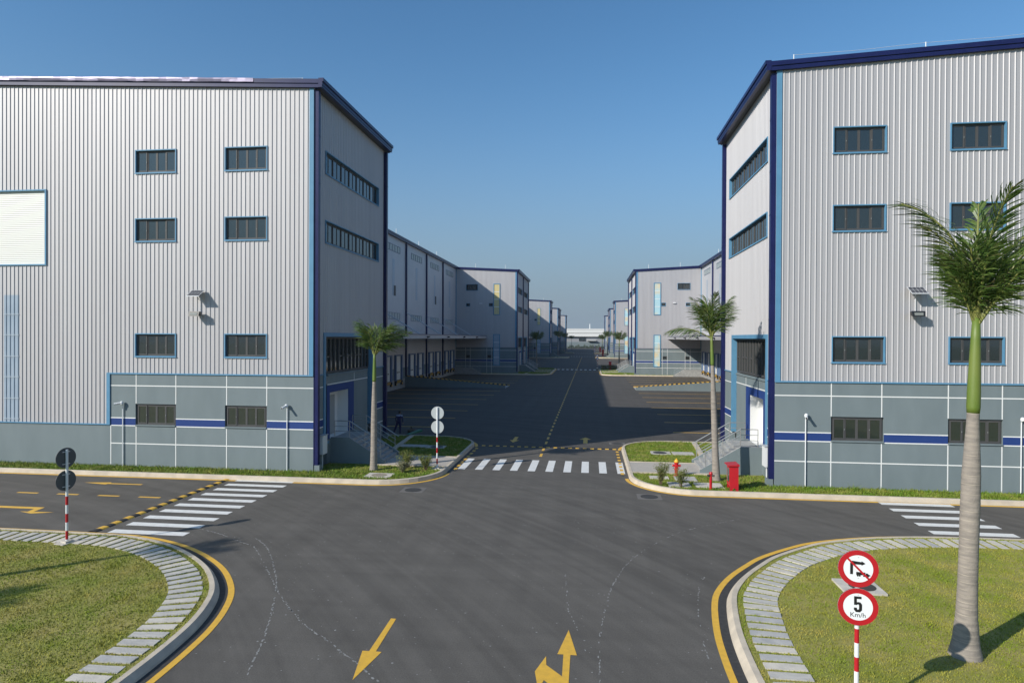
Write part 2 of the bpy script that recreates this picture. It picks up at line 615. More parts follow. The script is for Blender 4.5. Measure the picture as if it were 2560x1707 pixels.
def make_window(key, w, h, n, surround=True, depth=0.14):
    s = MB()
    if surround:
        frame_ring(s, w, h, 0.052, -0.055, depth, 0)
        s.box(-w / 2 - 0.04, w / 2 + 0.03, -0.068, -0.056, -h / 2 - 0.03, -h / 2 + 0.02, 0)
    iw, ih = (w - 0.104, h - 0.104) if surround else (w - 0.02, h - 0.02)
    f = MB()
    yb = depth - 0.07
    frame_ring(f, iw, ih, 0.05, yb, yb + 0.06, 0)
    sw = (iw - 0.1) / n
    g = MB()
    for k in range(n):
        x0 = -iw / 2 + 0.05 + k * sw
        yy = yb - 0.015 if k in (0, n - 1) or (n > 4 and k % 2 == 0) else yb + 0.012
        x1 = x0 + sw
        t = 0.058
        zz0, zz1 = -ih / 2 + 0.05, ih / 2 - 0.05
        f.box(x0, x0 + t, yy, yy + 0.035, zz0, zz1)
        f.box(x1 - t, x1, yy, yy + 0.035, zz0, zz1)
        f.box(x0 + t, x1 - t, yy, yy + 0.035, zz1 - t, zz1)
        f.box(x0 + t, x1 - t, yy, yy + 0.035, zz0, zz0 + t)
        g.face(((x0 + t, yy + 0.02, zz0 + t), (x1 - t, yy + 0.02, zz0 + t), (x1 - t, yy + 0.02, zz1 - t), (x0 + t, yy + 0.02, zz1 - t)))
    hd = MB()
    hx = iw / 2 - 0.05 - sw + 0.021
    hd.box(-0.010, 0.010, yb - 0.035, yb - 0.015, -0.05, 0.0)
    sl = MB()
    if not surround:
        sl.box(-w / 2 - 0.02, w / 2 + 0.02, -0.06, depth - 0.02, -h / 2 - 0.06, -h / 2 + 0.005)
    WIN[key] = dict(s=s.mesh("window", ["light_blue"]) if surround else None, f=f.mesh("window_frame", ["frame_grey"]),
                    g=g.mesh("pane", ["glass"]), h=hd.mesh("handle", ["door_grey"]), hx=hx,
                    sl=sl.mesh("sill", ["plinth_grey"]) if not surround else None)


def put_window(key, parent, loc, rz=0.0, parts=True):
    W = WIN[key]
    o = ORG[parent.name]
    loc = tuple(loc[i] - o[i] for i in range(3))
    if W['s']:
        w = inst("window", W['s'], parent, loc, rz)
        inst("window_frame", W['f'], w)
    else:
        w = inst("window", W['f'], parent, loc, rz)
        if parts:
            inst("sill", W['sl'], w)
    inst("pane", W['g'], w)
    if parts:
        inst("handle", W['h'], w, (-W['hx'], 0, 0))
        inst("handle", W['h'], w, (W['hx'], 0, 0))
    return w


make_window('w4', 2.42, 1.28, 4)
make_window('w4p', 2.3, 1.12, 4, surround=False)
make_window('strip', 8.9, 1.27, 14, depth=0.2)
make_window('w1', 0.85, 0.66, 1)
make_window('w1p', 0.85, 0.62, 1, surround=False)

lv = MB()
frame_ring(lv, 6.0, 0.95, 0.06, -0.05, 0.02)
for k in range(1, 5):
    lv.box(-3 + k * 1.2 - 0.04, -3 + k * 1.2 + 0.04, -0.05, 0.02, -0.415, 0.415)
for k in range(6):
    z = -0.38 + k * 0.145
    for j in range(5):
        lv.box(-2.94 + j * 1.2 + (0.04 if j else 0), -1.80 + j * 1.2 - 0.0, -0.03, -0.015, z, z + 0.03)
LOUVRE_F = lv.mesh("louvre_window", ["louvre_frame"])
lp = MB()
lp.face(((-2.94, -0.006, -0.415), (2.94, -0.006, -0.415), (2.94, -0.006, 0.415), (-2.94, -0.006, 0.415)))
LOUVRE_P = lp.mesh("pane", ["louvre_pane"])

# tall translucent window strip, local frame like the windows
tw_s = MB()
frame_ring(tw_s, 1.35, 6.25, 0.13, -0.10, 0.02)
TW_S = tw_s.mesh("tall_window", ["light_blue"])
tw_b = MB()
for k in range(1, 4):
    z = -3.0 + k * 1.5
    tw_b.box(-0.545, 0.545, -0.07, 0.0, z - 0.05, z + 0.05)
TW_B = tw_b.mesh("window_bar", ["white_line"])


def tw_pane(m):
    q = MB()
    q.face(((-0.545, -0.04, -3.0), (0.545, -0.04, -3.0), (0.545, -0.04, 3.0), (-0.545, -0.04, 3.0)))
    return q.mesh("pane", [m])


TW_G = {k: tw_pane(k) for k in ("pane_cyan", "pane_yellow", "translucent_blue")}

# dock door with its side frames and bumpers (local: x width, -y outward, z up from dock level)
dd = MB()
dd.box(-1.2, 1.2, -0.05, 0.02, 0, 3.3)
for k in range(1, 7):
    dd.box(-1.19, 1.19, -0.062, -0.051, k * 0.47 - 0.012, k * 0.47 + 0.012)
DD = dd.mesh("dock_door", ["shutter_white"])
df = MB()
df.box(-1.62, -1.22, -0.26, 0.02, -0.1, 3.5)
df.box(1.22, 1.62, -0.26, 0.02, -0.1, 3.5)
df.box(-1.22, 1.22, -0.24, 0.02, 3.32, 3.5)
DF = df.mesh("door_surround", ["dock_blue"])
dh = MB()
dh.box(-0.15, 0.15, -0.12, -0.07, 0.95, 1.1)
DH = dh.mesh("handle", ["black_metal"])
db = MB()
db.box(-1.55, -1.2, -0.30, -0.02, -0.75, -0.15, 0)
db.box(1.2, 1.55, -0.30, -0.02, -0.75, -0.15, 0)
db.box(-1.0, 1.0, -0.22, -0.02, -0.45, -0.05, 0)
for k in range(5):
    db.box(-0.9 + k * 0.4, -0.72 + k * 0.4, -0.235, -0.222, -0.43, -0.07, 1)
db.box(-1.5, -1.25, -0.315, -0.302, -0.7, -0.45, 1)
db.box(1.25, 1.5, -0.315, -0.302, -0.7, -0.45, 1)
DB = db.mesh("dock_bumper", ["black_rubber", "yellow_paint"])


# ------------------------------------------------------------------ one warehouse
def end_block(root, m, yb, sy, front, near, shutter=False):
    """office block projecting to the street; yb its outer gable, sy=+1 when that gable is the front"""
    V = lambda v: yb + sy * v
    T = lambda q: (AX + m * q[0], q[1], q[2])
    rzs = -m * math.pi / 2
    side = lambda a, d, z: (U0 - d, V(a), z)
    # --- street side cladding
    bay0, bay1 = 1.3, 9.3
    strips = [(1.45, 10.35, 16.25, 17.52), (1.45, 10.35, 12.45, 13.72)]
    mb = MB(T)
    corr(mb, side, 0.0, BAY, 5.22, ZR(U0), holes=strips + [(bay0, bay1, 5.0, 7.5)])
    mb.build("wall", "cladding", root)
    for b0, b1, z0, z1 in strips:
        put_window('strip', root, T((U0, V((b0 + b1) / 2), (z0 + z1) / 2)), rzs)
    # --- plinth returns each side of the entrance bay
    mb = MB(T)
    for a0, a1 in ((0.012, bay0), (bay1, BAY - 0.012)):
        slab3(mb, side, a0, a1, -0.2, 0.0, 0, 5.2, 0)
        for z in (4.55, 2.80, 2.37, 1.40):
            slab3(mb, side, a0, a1, 0.0, 0.006, z - 0.025, z + 0.025, 1)
        slab3(mb, side, a0, a1, 0.0, 0.004, 2.395, 2.775, 2)
        slab3(mb, side, a0, a1, 0.0, 0.05, 5.20, 5.26, 3)
    slab3(mb, side, bay0, bay1, -0.5, -0.3, 0, 1.5, 0)
    mb.build("plinth", ["plinth_grey", "white_line", "band_blue", "light_blue"], root)
    # --- entrance bay
    mb = MB(T)
    slab3(mb, side, bay0 - 0.05, bay0 + 0.2, -0.45, 0.06, 1.5, 7.3, 0)
    slab3(mb, side, bay1 - 0.2, bay1 + 0.05, -0.45, 0.06, 1.5, 7.3, 0)
    slab3(mb, side, bay0 - 0.05, bay1 + 0.05, -0.45, 0.06, 7.3, 7.52, 0)
    slab3(mb, side, bay0 - 0.05, bay0 + 0.55, -0.45, 0.10, 1.38, 1.5, 0)
    mb.build("bay_trim", "light_blue", root)
    mb = MB(T)
    g0, g1 = bay0 + 0.2, bay1 - 0.2
    slab3(mb, side, g0, g1, -0.34, -0.24, 5.22, 5.34, 0)
    slab3(mb, side, g0, g1, -0.34, -0.24, 7.18, 7.3, 0)
    n = 12
    for k in range(n + 1):
        a = g0 + (g1 - g0) * k / n
        slab3(mb, side, a - 0.035, a + 0.035, -0.36, -0.22, 5.34, 7.18, 0)
    for k in (0, 1, 4, 6, 8, 9, 11):
        a = g0 + (g1 - g0) * k / n
        slab3(mb, side, a + 0.035, a + (g1 - g0) / n - 0.035, -0.34, -0.25, 6.13, 6.20, 0)
    ef = mb.build("entrance_window", "frame_grey", root)
    mb = MB(T)
    for k in range(n):
        a = g0 + (g1 - g0) * k / n
        mb.face([side(a + 0.035, -0.30, 5.34), side(a + (g1 - g0) / n - 0.035, -0.30, 5.34), side(a + (g1 - g0) / n - 0.035, -0.30, 7.18), side(a + 0.035, -0.30, 7.18)])
    mb.build("pane", "glass", ef)
    for sa0, sa1 in ((g0, g0 + 0.5), (g1 - 0.6, g1)):
        mb = MB(T)
        slab3(mb, side, sa0, sa1, -0.42, -0.30, 1.5, 5.22, 0)
        sl = mb.build("sidelight", "glass", root)
        mb = MB(T)
        for z in (2.6, 3.9):
            slab3(mb, side, sa0, sa1, -0.30, -0.27, z, z + 0.05, 0)
        slab3(mb, side, sa0, sa0 + 0.05, -0.30, -0.26, 1.5, 5.22, 0)
        mb.build("window_frame", "frame_grey", sl)
    p0, p1 = g0 + 0.5, g1 - 0.6
    door_a0, door_a1 = 2.3, 5.1
    mb = MB(T)
    grid_wall(mb, side, p0, p1, 0.2, 5.22, holes=[(door_a0, door_a1, 1.55, 4.15)], d=-0.08)
    slab3(mb, side, p0, p0 + 0.01, -0.4, -0.08, 0.2, 5.22, 0)
    slab3(mb, side, p1 - 0.01, p1, -0.4, -0.08, 0.2, 5.22, 0)
    slab3(mb, side, p0, p1, -0.20, -0.02, 5.10, 5.16, 0)
    for z in (4.62,):
        slab3(mb, side, p0, p1, -0.08, -0.073, z - 0.025, z + 0.025, 1)
    for a in (1.92, 6.1):
        slab3(mb, side, a - 0.02, a + 0.02, -0.08, -0.073, 4.64, 5.1, 1)
    mb.build("entrance_panel", ["plinth_grey", "white_line"], root)
    mb = MB(T)
    slab3(mb, side, 1.9, door_a0, -0.08, -0.055, 1.55, 4.56, 0)
    slab3(mb, side, door_a1, 6.0, -0.08, -0.055, 1.55, 4.56, 0)
    slab3(mb, side, door_a0, door_a1, -0.08, -0.055, 4.15, 4.56, 0)
    mb.build("portal", "band_blue", root)
    mb = MB(T)
    dp = -0.75
    for (a, z, b, y) in ((door_a0, 1.55, door_a1, 1.55), (door_a1, 1.55, door_a1, 4.15), (door_a1, 4.15, door_a0, 4.15), (door_a0, 4.15, door_a0, 1.55)):
        mb.face((side(a, -0.08, z), side(b, -0.08, y), side(b, dp, y), side(a, dp, z)))
    mb.face((side(door_a0, dp, 1.55), side(door_a1, dp, 1.55), side(door_a1, dp, 4.15), side(door_a0, dp, 4.15)))
    mb.build("porch", "white_plaster", root)
    mb = MB(T)
    slab3(mb, side, door_a0 + 0.15, door_a1 - 0.55, dp, dp + 0.05, 1.57, 3.85, 0)
    dr = mb.build("door", "door_grey", root)
    mb = MB(T)
    slab3(mb, side, 3.5, 3.6, dp + 0.05, dp + 0.12, 2.55, 2.6, 0)
    mb.build("handle", "black_metal", dr)
    mb = MB(T)
    slab3(mb, side, 2.65, 2.85, dp + 0.05, dp + 0.056, 2.7, 3.4, 0)
    mb.build("door_glass", "glass", dr)
    # --- downpipes with their concrete foot
    for a in (0.02, BAY - 0.29):
        mb = MB(T)
        slab3(mb, side, a, a + 0.26, 0.052, 0.24, 0.5, ZR(U0) - 0.12, 0)
        slab3(mb, side, 0.003 if a < 1 else a - 0.02, a + 0.30 if a < 1 else BAY - 0.003, 0.0, 0.05, 0.5, ZR(U0) - 0.08, 0)
        dpp = mb.build("downpipe", "navy", root)
        mb = MB(T)
        slab3(mb, side, max(a - 0.14, 0.004), min(a + 0.36, BAY - 0.004), 0.052, 0.34, 0.0, 0.5, 0)
        mb.build("pipe_footing", "plinth_grey", dpp)
        mb = MB(T)
        for z in (4.0, 8.2, 10.6, 13.3, 15.4, 17.9):
            slab3(mb, side, a, a + 0.28, 0.241, 0.255, z, z + 0.03, 0)
            slab3(mb, side, a + 0.27, a + 0.36, 0.06, 0.09, z, z + 0.05, 1)
        mb.build("pipe_bracket", ["navy", "galvanised"], dpp)


def gable(root, m, y, sy, top_u, near, shutter, u_start, plain_windows=True):
    """gable wall at plane y, facing -sy along Y (sy=+1 faces the camera)"""
    T = lambda q: (AX + m * q[0], q[1], q[2])
    fr = lambda a, d, z: (a, y - sy * d, z)
    rz = 0.0 if sy > 0 else math.pi
    step = 23.4
    wu = [(14.3, 16.68), (19.52, 21.9)]
    zs = [(16.16, 17.42), (12.43, 13.70), (6.17, 7.43)]
    holes = []
    if near:
        for b0, b1 in wu:
            for z0, z1 in zs:
                holes.append((b0, b1, z0, z1))
        if shutter:
            holes.append((27.35, 31.6, 11.27, 15.35))
    mb = MB(T)
    corr(mb, fr, u_start, step, 5.22, ZR, holes=holes)
    corr(mb, fr, step, 52.0, 2.42, ZR, holes=holes)
    corr(mb, fr, 52.0, 92.3, 2.42, lambda a: ZR(104.0 - a), holes=[], pitch=0.5)
    mb.build("wall", "cladding", root)
    # plinth with painted joints and the blue band
    mb = MB(T)
    ph = [(b0, b1, 2.42, 3.58) for b0, b1 in wu] if near else []
    grid_wall(mb, fr, u_start, step, 0, 5.2, holes=ph, depth=0.2)
    grid_wall(mb, fr, step, 92.3, 0, 2.40)
    cut = ph

    def hline(z, w, mi, d):
        segs = [(u_start, step)]
        for b0, b1, z0, z1 in cut:
            if z0 - 0.09 <= z <= z1:
                segs = [s for (s0, s1) in segs for s in ((s0, min(s1, b0)), (max(s0, b1), s1)) if s[1] - s[0] > 0.01] if segs else segs
        out = []
        for s in segs:
            if s not in out:
                out.append(s)
        # keep only pieces lying outside every hole
        for s0, s1 in out:
            mid = (s0 + s1) / 2
            if any(z0 - 0.09 <= z <= z1 and b0 < mid < b1 for b0, b1, z0, z1 in cut):
                continue
            # clip nested
            slab3(mb, fr, s0, s1, 0.0, d, z - w / 2, z + w / 2, mi)

    def pieces(z):
        pts = [u_start]
        for b0, b1, z0, z1 in cut:
            if z0 - 0.09 <= z <= z1:
                pts += [b0, b1]
        pts.append(step)
        return list(zip(pts[0::2], pts[1::2]))
    for z in (4.57, 2.80, 2.38, 1.40):
        for s0, s1 in pieces(z):
            slab3(mb, fr, s0, s1, 0.0, 0.006, z - 0.025, z + 0.025, 1)
    for s0, s1 in pieces(2.6):
        slab3(mb, fr, s0, s1, 0.0, 0.003, 2.405, 2.775, 2)
    if near:
        for k, a in enumerate((14.3, 16.58, 19.52, 21.86, step - 0.03)):
            for z0, z1 in (((0.0, 2.33), (3.6, 5.2)) if k < 4 else ((0.0, 2.40),)):
                slab3(mb, fr, a - 0.022, a + 0.022, 0.0, 0.009, z0, z1, 1)
    mb.build("plinth", ["plinth_grey", "white_line", "band_blue"], root)
    mb = MB(T)
    slab3(mb, fr, u_start, step, -0.02, 0.06, 5.2, 5.27, 0)
    slab3(mb, fr, step, step + 0.2, -0.02, 0.055, 2.46, 5.27, 0)
    slab3(mb, fr, step, 92.3, -0.02, 0.06, 2.40, 2.46, 0)
    if u_start < 12:
        slab3(mb, fr, u_start, u_start + 0.24, 0.0, 0.045, 5.27, ZR(U0) - 0.02, 0)
    mb.build("wall_trim", "light_blue", root)
    if near:
        for b0, b1 in wu:
            for z0, z1 in zs:
                put_window('w4', root, T(((b0 + b1) / 2, y, (z0 + z1) / 2)), rz)
            put_window('w4p', root, T(((b0 + b1) / 2, y, 3.0)), rz)
        if shutter:
            mb = MB(T)
            slab3(mb, fr, 27.27, 27.35, -0.15, 0.07, 11.2, 15.42, 0)
            slab3(mb, fr, 31.6, 31.68, -0.15, 0.07, 11.2, 15.42, 0)
            slab3(mb, fr, 27.35, 31.6, -0.15, 0.07, 11.2, 11.27, 0)
            slab3(mb, fr, 27.35, 31.6, -0.15, 0.07, 15.35, 15.42, 0)
            sh = mb.build("roller_shutter", "light_blue", root)
            mb = MB(T)
            z = 11.27
            while z < 15.33:
                zt = min(z + 0.105, 15.35)
                mb.face((fr(27.35, -0.10, z), fr(31.6, -0.10, z), fr(31.6, -0.065, z + 0.02), fr(27.35, -0.065, z + 0.02)))
                mb.face((fr(27.35, -0.065, z + 0.02), fr(31.6, -0.065, z + 0.02), fr(31.6, -0.075, zt), fr(27.35, -0.075, zt)))
                mb.face((fr(27.35, -0.075, zt), fr(31.6, -0.075, zt), fr(31.6, -0.10, zt + 0.001), fr(27.35, -0.10, zt + 0.001)))
                z = zt
            mb.build("slats", "shutter_white", sh)
        if shutter:
            mb = MB(T)
            corr(mb, fr, 28.98, 29.94, 2.5, 9.56, off=0.006)
            for z in (2.6, 3.75, 4.95, 6.1, 7.3, 8.45):
                slab3(mb, fr, 28.98, 29.94, 0.03, 0.04, z, z + 0.05, 1)
            mb.build("skylight_panel", ["translucent_blue", "translucent_bar"], root)


def roofs(root, m, y0, y1, blocks):
    T = lambda q: (AX + m * q[0], q[1], q[2])
    mb = MB(T)

    def sheet(u0, u1, a, b):
        for (x0, x1, zf) in ((u0, min(u1, 52.0), ZR), ):
            mb.face(((x0, a, zf(x0) + 0.3), (x1, a, zf(x1) + 0.3), (x1, b, zf(x1) + 0.3), (x0, b, zf(x0) + 0.3)))
    for a, b in blocks:
        sheet(U0 - 0.3, UR, a, b)
    sheet(UR - 0.3, 52.0, y0, y1)
    mb.face(((52, y0, ZR(52) + 0.3), (92.3, y0, ZR(U0) + 0.3), (92.3, y1, ZR(U0) + 0.3), (52, y1, ZR(52) + 0.3)))
    mb.face(((92.3, y0, 0), (92.3, y1, 0), (92.3, y1, ZR(U0) + 0.3), (92.3, y0, ZR(U0) + 0.3)))
    mb.build("roof", "roof_sheet", root)


def fascia_gable(root, m, y, sy, u_start, silver=False):
    T = lambda q: (AX + m * q[0], q[1], q[2])
    mb = MB(T)

    def run(a0, a1, z_of, d0, d1, h0, h1, mi=0):
        mb.hexa([(a0, y - sy * d0, z_of(a0) + h0), (a1, y - sy * d0, z_of(a1) + h0), (a1, y - sy * d1, z_of(a1) + h0), (a0, y - sy * d1, z_of(a0) + h0),
                 (a0, y - sy * d0, z_of(a0) + h1), (a1, y - sy * d0, z_of(a1) + h1), (a1, y - sy * d1, z_of(a1) + h1), (a0, y - sy * d1, z_of(a0) + h1)], mi)
    Z2 = lambda a: ZR(104.0 - a)
    for (a0, a1, zf) in ((u_start, 52.0, ZR), (52.0, 92.3, Z2)):
        run(a0, a1, zf, -0.1, 0.16, -0.03, 0.14)
        run(a0, a1, zf, -0.1, 0.13, 0.14, 0.19)
        run(a0, a1, zf, -0.1, 0.18, 0.19, 0.41)
    o = mb.build("fascia", "navy", root)
    if silver:
        mb = MB(T)
        rnd = random.Random(4)
        us = [15.0 + k * 0.45 for k in range(64)]
        top = [(u, y - sy * (0.195 + rnd.uniform(0, 0.03)), ZR(u) + 0.43 + rnd.uniform(-.01, .01)) for u in us]
        mid = [(u, y - sy * (0.20 + rnd.uniform(0, 0.04)), ZR(u) + 0.34 + rnd.uniform(-.015, .015)) for u in us]
        bot = [(u, y - sy * (0.20 + rnd.uniform(0, 0.02)), ZR(u) + 0.22) for u in us]
        bk = [(u, y + 0.25, ZR(u) + 0.44) for u in us]
        for k in range(63):
            for A, B in ((bk, top), (top, mid), (mid, bot)):
                mb.face((A[k], A[k + 1], B[k + 1], B[k]))
        mb.build("flashing", "silver_flashing", root, smooth=True)
    return o


def warehouse(m, y0, nb, label, front=True, back=True, near=False, shutter=False, first_recess=0):
    """nb bays of 11.75 m; an end block at the front and / or back bay"""
    y1 = y0 + nb * BAY
    ZB[0] = 20.40 if m < 0 else 20.24
    T = lambda q: (AX + m * q[0], q[1], q[2])
    root = empty("warehouse", (AX + m * 40.0, y0, 0))
    tag(root, label, "warehouse", "silver clad warehouses along the service street")
    u_front = U0 if front else UR
    gable(root, m, y0, 1, None, near, shutter, u_front)
    fascia_gable(root, m, y0, 1, u_front - 0.35, silver=shutter)
    blocks = []
    if front:
        end_block(root, m, y0, 1, True, near)
        blocks.append((y0, y0 + BAY))
    if back:
        end_block(root, m, y1, -1, False, near)
        blocks.append((y1 - BAY, y1))
    roofs(root, m, y0, y1, blocks)
    # gutters over the street side of the blocks
    for a, b in blocks:
        mb = MB(T)
        z = ZR(U0)
        e0 = 0.182 if a == y0 else 0.0
        mb.box(U0 - 0.52, U0 - 0.30, a - e0, b + 0.05, z + 0.08, z + 0.44, 0)
        mb.box(U0 - 0.50, U0 - 0.30, a - e0, b + 0.02, z - 0.04, z + 0.08, 0)
        mb.box(U0 - 0.58, U0 - 0.52, a - e0, b + 0.10, z + 0.26, z + 0.44, 0)
        mb.box(U0 - 0.30, U0 + 0.02, a, b, z - 0.03, z + 0.02, 1)
        mb.tube([(U0 - 0.42, b + 0.05, z + 0.40), (U0 - 0.42, b + 0.16, z + 0.40)], 0.12, 10, 0)
        mb.build("gutter", ["navy", "frame_grey"], root)
    ra, rb = (y0 + BAY if front else y0), (y1 - BAY if back else y1)
    # walls of the blocks facing the loading recess
    for yy, sy in ([(y0 + BAY, -1)] if front else []) + ([(y1 - BAY, 1)] if back else []):
        fr = lambda a, d, z: (a, yy - sy * d, z)
        mb = MB(T)
        holes = []
        if sy > 0:
            holes = [(19.5, 21.9, 16.67, 17.93), (21.05, 21.9, 13.5, 14.16), (16.45, 17.3, 13.5, 14.16)]
        corr(mb, fr, U0, UR, 5.3, ZR, holes=holes)
        mb.build("wall", "cladding", root)
        mb = MB(T)
        ph = [(21.05, 21.9, 3.2, 3.82), (16.75, 17.6, 3.2, 3.82)] if sy > 0 else []
        grid_wall(mb, fr, U0, UR, 0, 5.28, holes=ph, depth=0.15)
        for z in (4.75, 2.95, 2.5, 1.55):
            slab3(mb, fr, U0, UR, 0.0, 0.006, z - 0.03, z + 0.03, 1)
        slab3(mb, fr, U0, UR, 0.0, 0.004, 2.53, 2.92, 2)
        for a in (16.7, 17.65, 21.0, 21.95):
            slab3(mb, fr, a - 0.025, a + 0.025, 0.0, 0.009, 0.0, 5.28, 1)
        mb.build("plinth", ["plinth_grey", "white_line", "band_blue"], root)
        mb = MB(T)
        slab3(mb, fr, U0, UR, -0.02, 0.05, 5.28, 5.33, 1)
        slab3(mb, fr, U0, U0 + 0.26, 0, 0.045, 5.33, ZR(U0) - 0.02, 0)
        slab3(mb, fr, UR - 0.14, UR, 0, 0.05, 5.33, ZR(UR) - 0.02, 0)
        mb.build("wall_trim", ["light_blue", "navy"], root)
        mb = MB(T)
        for (d0, d1, h0, h1) in ((-0.1, 0.16, -0.03, 0.14), (-0.1, 0.13, 0.14, 0.19), (-0.1, 0.18, 0.19, 0.41)):
            a0, a1 = U0 - 0.3, UR
            mb.hexa([fr(a0, d0, ZR(a0) + h0), fr(a1, d0, ZR(a1) + h0), fr(a1, d1, ZR(a1) + h0), fr(a0, d1, ZR(a0) + h0),
                     fr(a0, d0, ZR(a0) + h1), fr(a1, d0, ZR(a1) + h1), fr(a1, d1, ZR(a1) + h1), fr(a0, d1, ZR(a0) + h1)])
        mb.build("fascia", "navy", root)
        if sy > 0:
            put_window('w4', root, T((20.7, yy, 17.3)), 0)
            put_window('w1', root, T((21.475, yy, 13.83)), 0, parts=False)
            put_window('w1', root, T((16.875, yy, 13.83)), 0, parts=False)
            put_window('w1p', root, T((21.475, yy, 3.51)), 0, parts=False)
            put_window('w1p', root, T((17.175, yy, 3.51)), 0, parts=False)
            org = ORG[root.name]
            for zc, mt in ((14.9, "pane_yellow" if m < 0 else "pane_cyan"), (4.85, "translucent_blue" if m < 0 else "pane_cyan")):
                q = T((15.68, yy, zc))
                w = inst("tall_window", TW_S, root, tuple(q[i] - org[i] for i in range(3)))
                inst("window_bar", TW_B, w)
                inst("pane", TW_G[mt], w)
            mb = MB(T)
            slab3(mb, fr, 18.6, 19.15, 0.03, 0.25, 14.0, 14.16, 0)
            mb.build("wall_light", "camera_white", root)
    # recessed loading wall
    side = lambda a, d, z: (UR - d, a, z)
    nbay = int(round((rb - ra) / BAY))
    org = ORG[root.name]
    rz = -m * math.pi / 2
    mb = MB(T)
    corr(mb, side, ra, rb, 1.32, ZR(UR), pitch=0.5, h=0.006)
    mb.build("wall", "side_panel", root)
    mb = MB(T)
    slab3(mb, side, ra, rb, -0.1, 0.03, 0, 1.32, 0)
    for k in range(nbay):
        a = ra + k * BAY
        for x0, x1 in ((0.0, 1.4), (4.95, 6.2), (9.75, BAY)):
            slab3(mb, side, a + x0, a + x1, 0.0, 0.035, 1.32, 2.9, 1)
    mb.build("dock_wall", ["concrete", "plinth_grey"], root)
    for k in range(nbay):
        a = ra + k * BAY
        if near or m:
            for off in (3.15, 8.0):
                q = T((UR, a + off, 1.32))
                loc = tuple(q[i] - org[i] for i in range(3))
                d = inst("dock_door", DD, root, loc, rz)
                inst("door_surround", DF, d)
                if near:
                    inst("handle", DH, d, (-0.35, 0, 0))
                    inst("handle", DH, d, (0.35, 0, 0))
                inst("dock_bumper", DB, d)
        for zc in (19.5, 10.2):
            q = T((UR, a + BAY / 2, zc))
            w = inst("louvre_window", LOUVRE_F, root, tuple(q[i] - org[i] for i in range(3)), rz)
            inst("pane", LOUVRE_P, w)
        if near:
            mb = MB(T)
            slab3(mb, side, a + BAY / 2 - 0.5, a + BAY / 2 + 0.5, 0.004, 0.012, 13.0, 18.0, 0)
            mb.build("skylight_panel", "translucent_blue", root)
            if k % 2:
                mb = MB(T)
                slab3(mb, side, a + BAY / 2 + 0.2, a + BAY / 2 + 1.0, 0.0, 0.06, 13.0, 14.4, 0)
                mb.build("vent", "frame_grey", root)
        if k:
            mb = MB(T)
            slab3(mb, side, a - 0.16, a + 0.16, 0.01, 0.24, 0.4, ZR(UR) - 0.1, 0)
            mb.build("downpipe", "navy", root)
    mb = MB(T)
    z = ZR(UR)
    mb.box(UR - 0.45, UR + 0.05, ra + 0.18, rb - 0.18, z - 0.02, z + 0.42)
    mb.box(UR - 0.52, UR - 0.45, ra + 0.18, rb - 0.18, z + 0.2, z + 0.42)
    mb.build("gutter", "navy", root)
    # canopy on tie rods
    mb = MB(T)
    ca, cb = ra + 0.4, rb - 0.06
    mb.box(17.7, 17.76, ca, cb, 7.12, 7.58, 0)
    mb.box(17.66, UR - 0.06, ca, cb, 7.58, 7.68, 1)
    mb.box(17.76, UR - 0.06, ca, ca + 0.06, 7.12, 7.58, 0)
    mb.box(17.76, UR - 0.06, cb - 0.06, cb, 7.12, 7.58, 0)
    mb.box(17.76, UR - 0.06, ca + 0.06, cb - 0.06, 7.30, 7.36, 2)
    cn = mb.build("canopy", ["cladding", "navy", "roof_sheet"], root)
    for k in range(1, nbay):
        a = ra + k * BAY
        mb = MB(T)
        mb.tube([(UR - 0.2, a, 10.8), (18.6, a, 7.66)], 0.07, 6)
        mb.build("tie_rod", "galvanised", cn)
        mb = MB(T)
        mb.box(17.35, 17.68, a - 0.18, a + 0.18, 7.28, 7.44)
        mb.tube([(17.7, a, 7.2), (17.5, a, 7.3)], 0.03, 6)
        mb.build("canopy_lamp", "black_metal", cn)
    # lightning rods
    pts = []
    if near:
        pts += [(12.5, y0 + 0.1), (18.45, y0 + 0.1), (24.4, y0 + 0.1)] if not shutter else [(12.4, y0 + 0.1), (19.0, y0 + 0.1), (24.2, y0 + 0.1), (30.0, y0 + 0.1)]
    for k in range(1, nbay):
        pts.append((UR - 0.1, ra + k * BAY - 5.0))
    if back:
        pts += [(14.0, rb + 0.1), (20.0, rb + 0.1)]
    for (a, b) in pts:
        mb = MB(T)
        hh = (0.18 if shutter and b < y0 + 1 else 0.36) if b < y0 + 1 else 0.9
        z = ZR(a) + 0.38
        mb.tube([(a, b, z), (a, b, z + hh)], 0.022 if near and b < y0 + 1 else 0.03, 6)
        mb.build("lightning_rod", "white_line", root)
    if near:
        mb = MB(T)
        pp = [(q[0], q[1], ZR(q[0]) + 0.38 + (0.17 if shutter else 0.33)) for q in pts if q[1] < y0 + 1]
        pp.append((40.0, y0 + 0.1, ZR(40) + 0.6))
        for q0, q1 in zip(pp[:-1], pp[1:]):
            mid = tuple((q0[i] + q1[i]) / 2 - (0.06 if i == 2 else 0) for i in range(3))
            mb.tube([q0, mid, q1], 0.008, 4)
        mb.build("lightning_cable", "white_line", root)
    return root


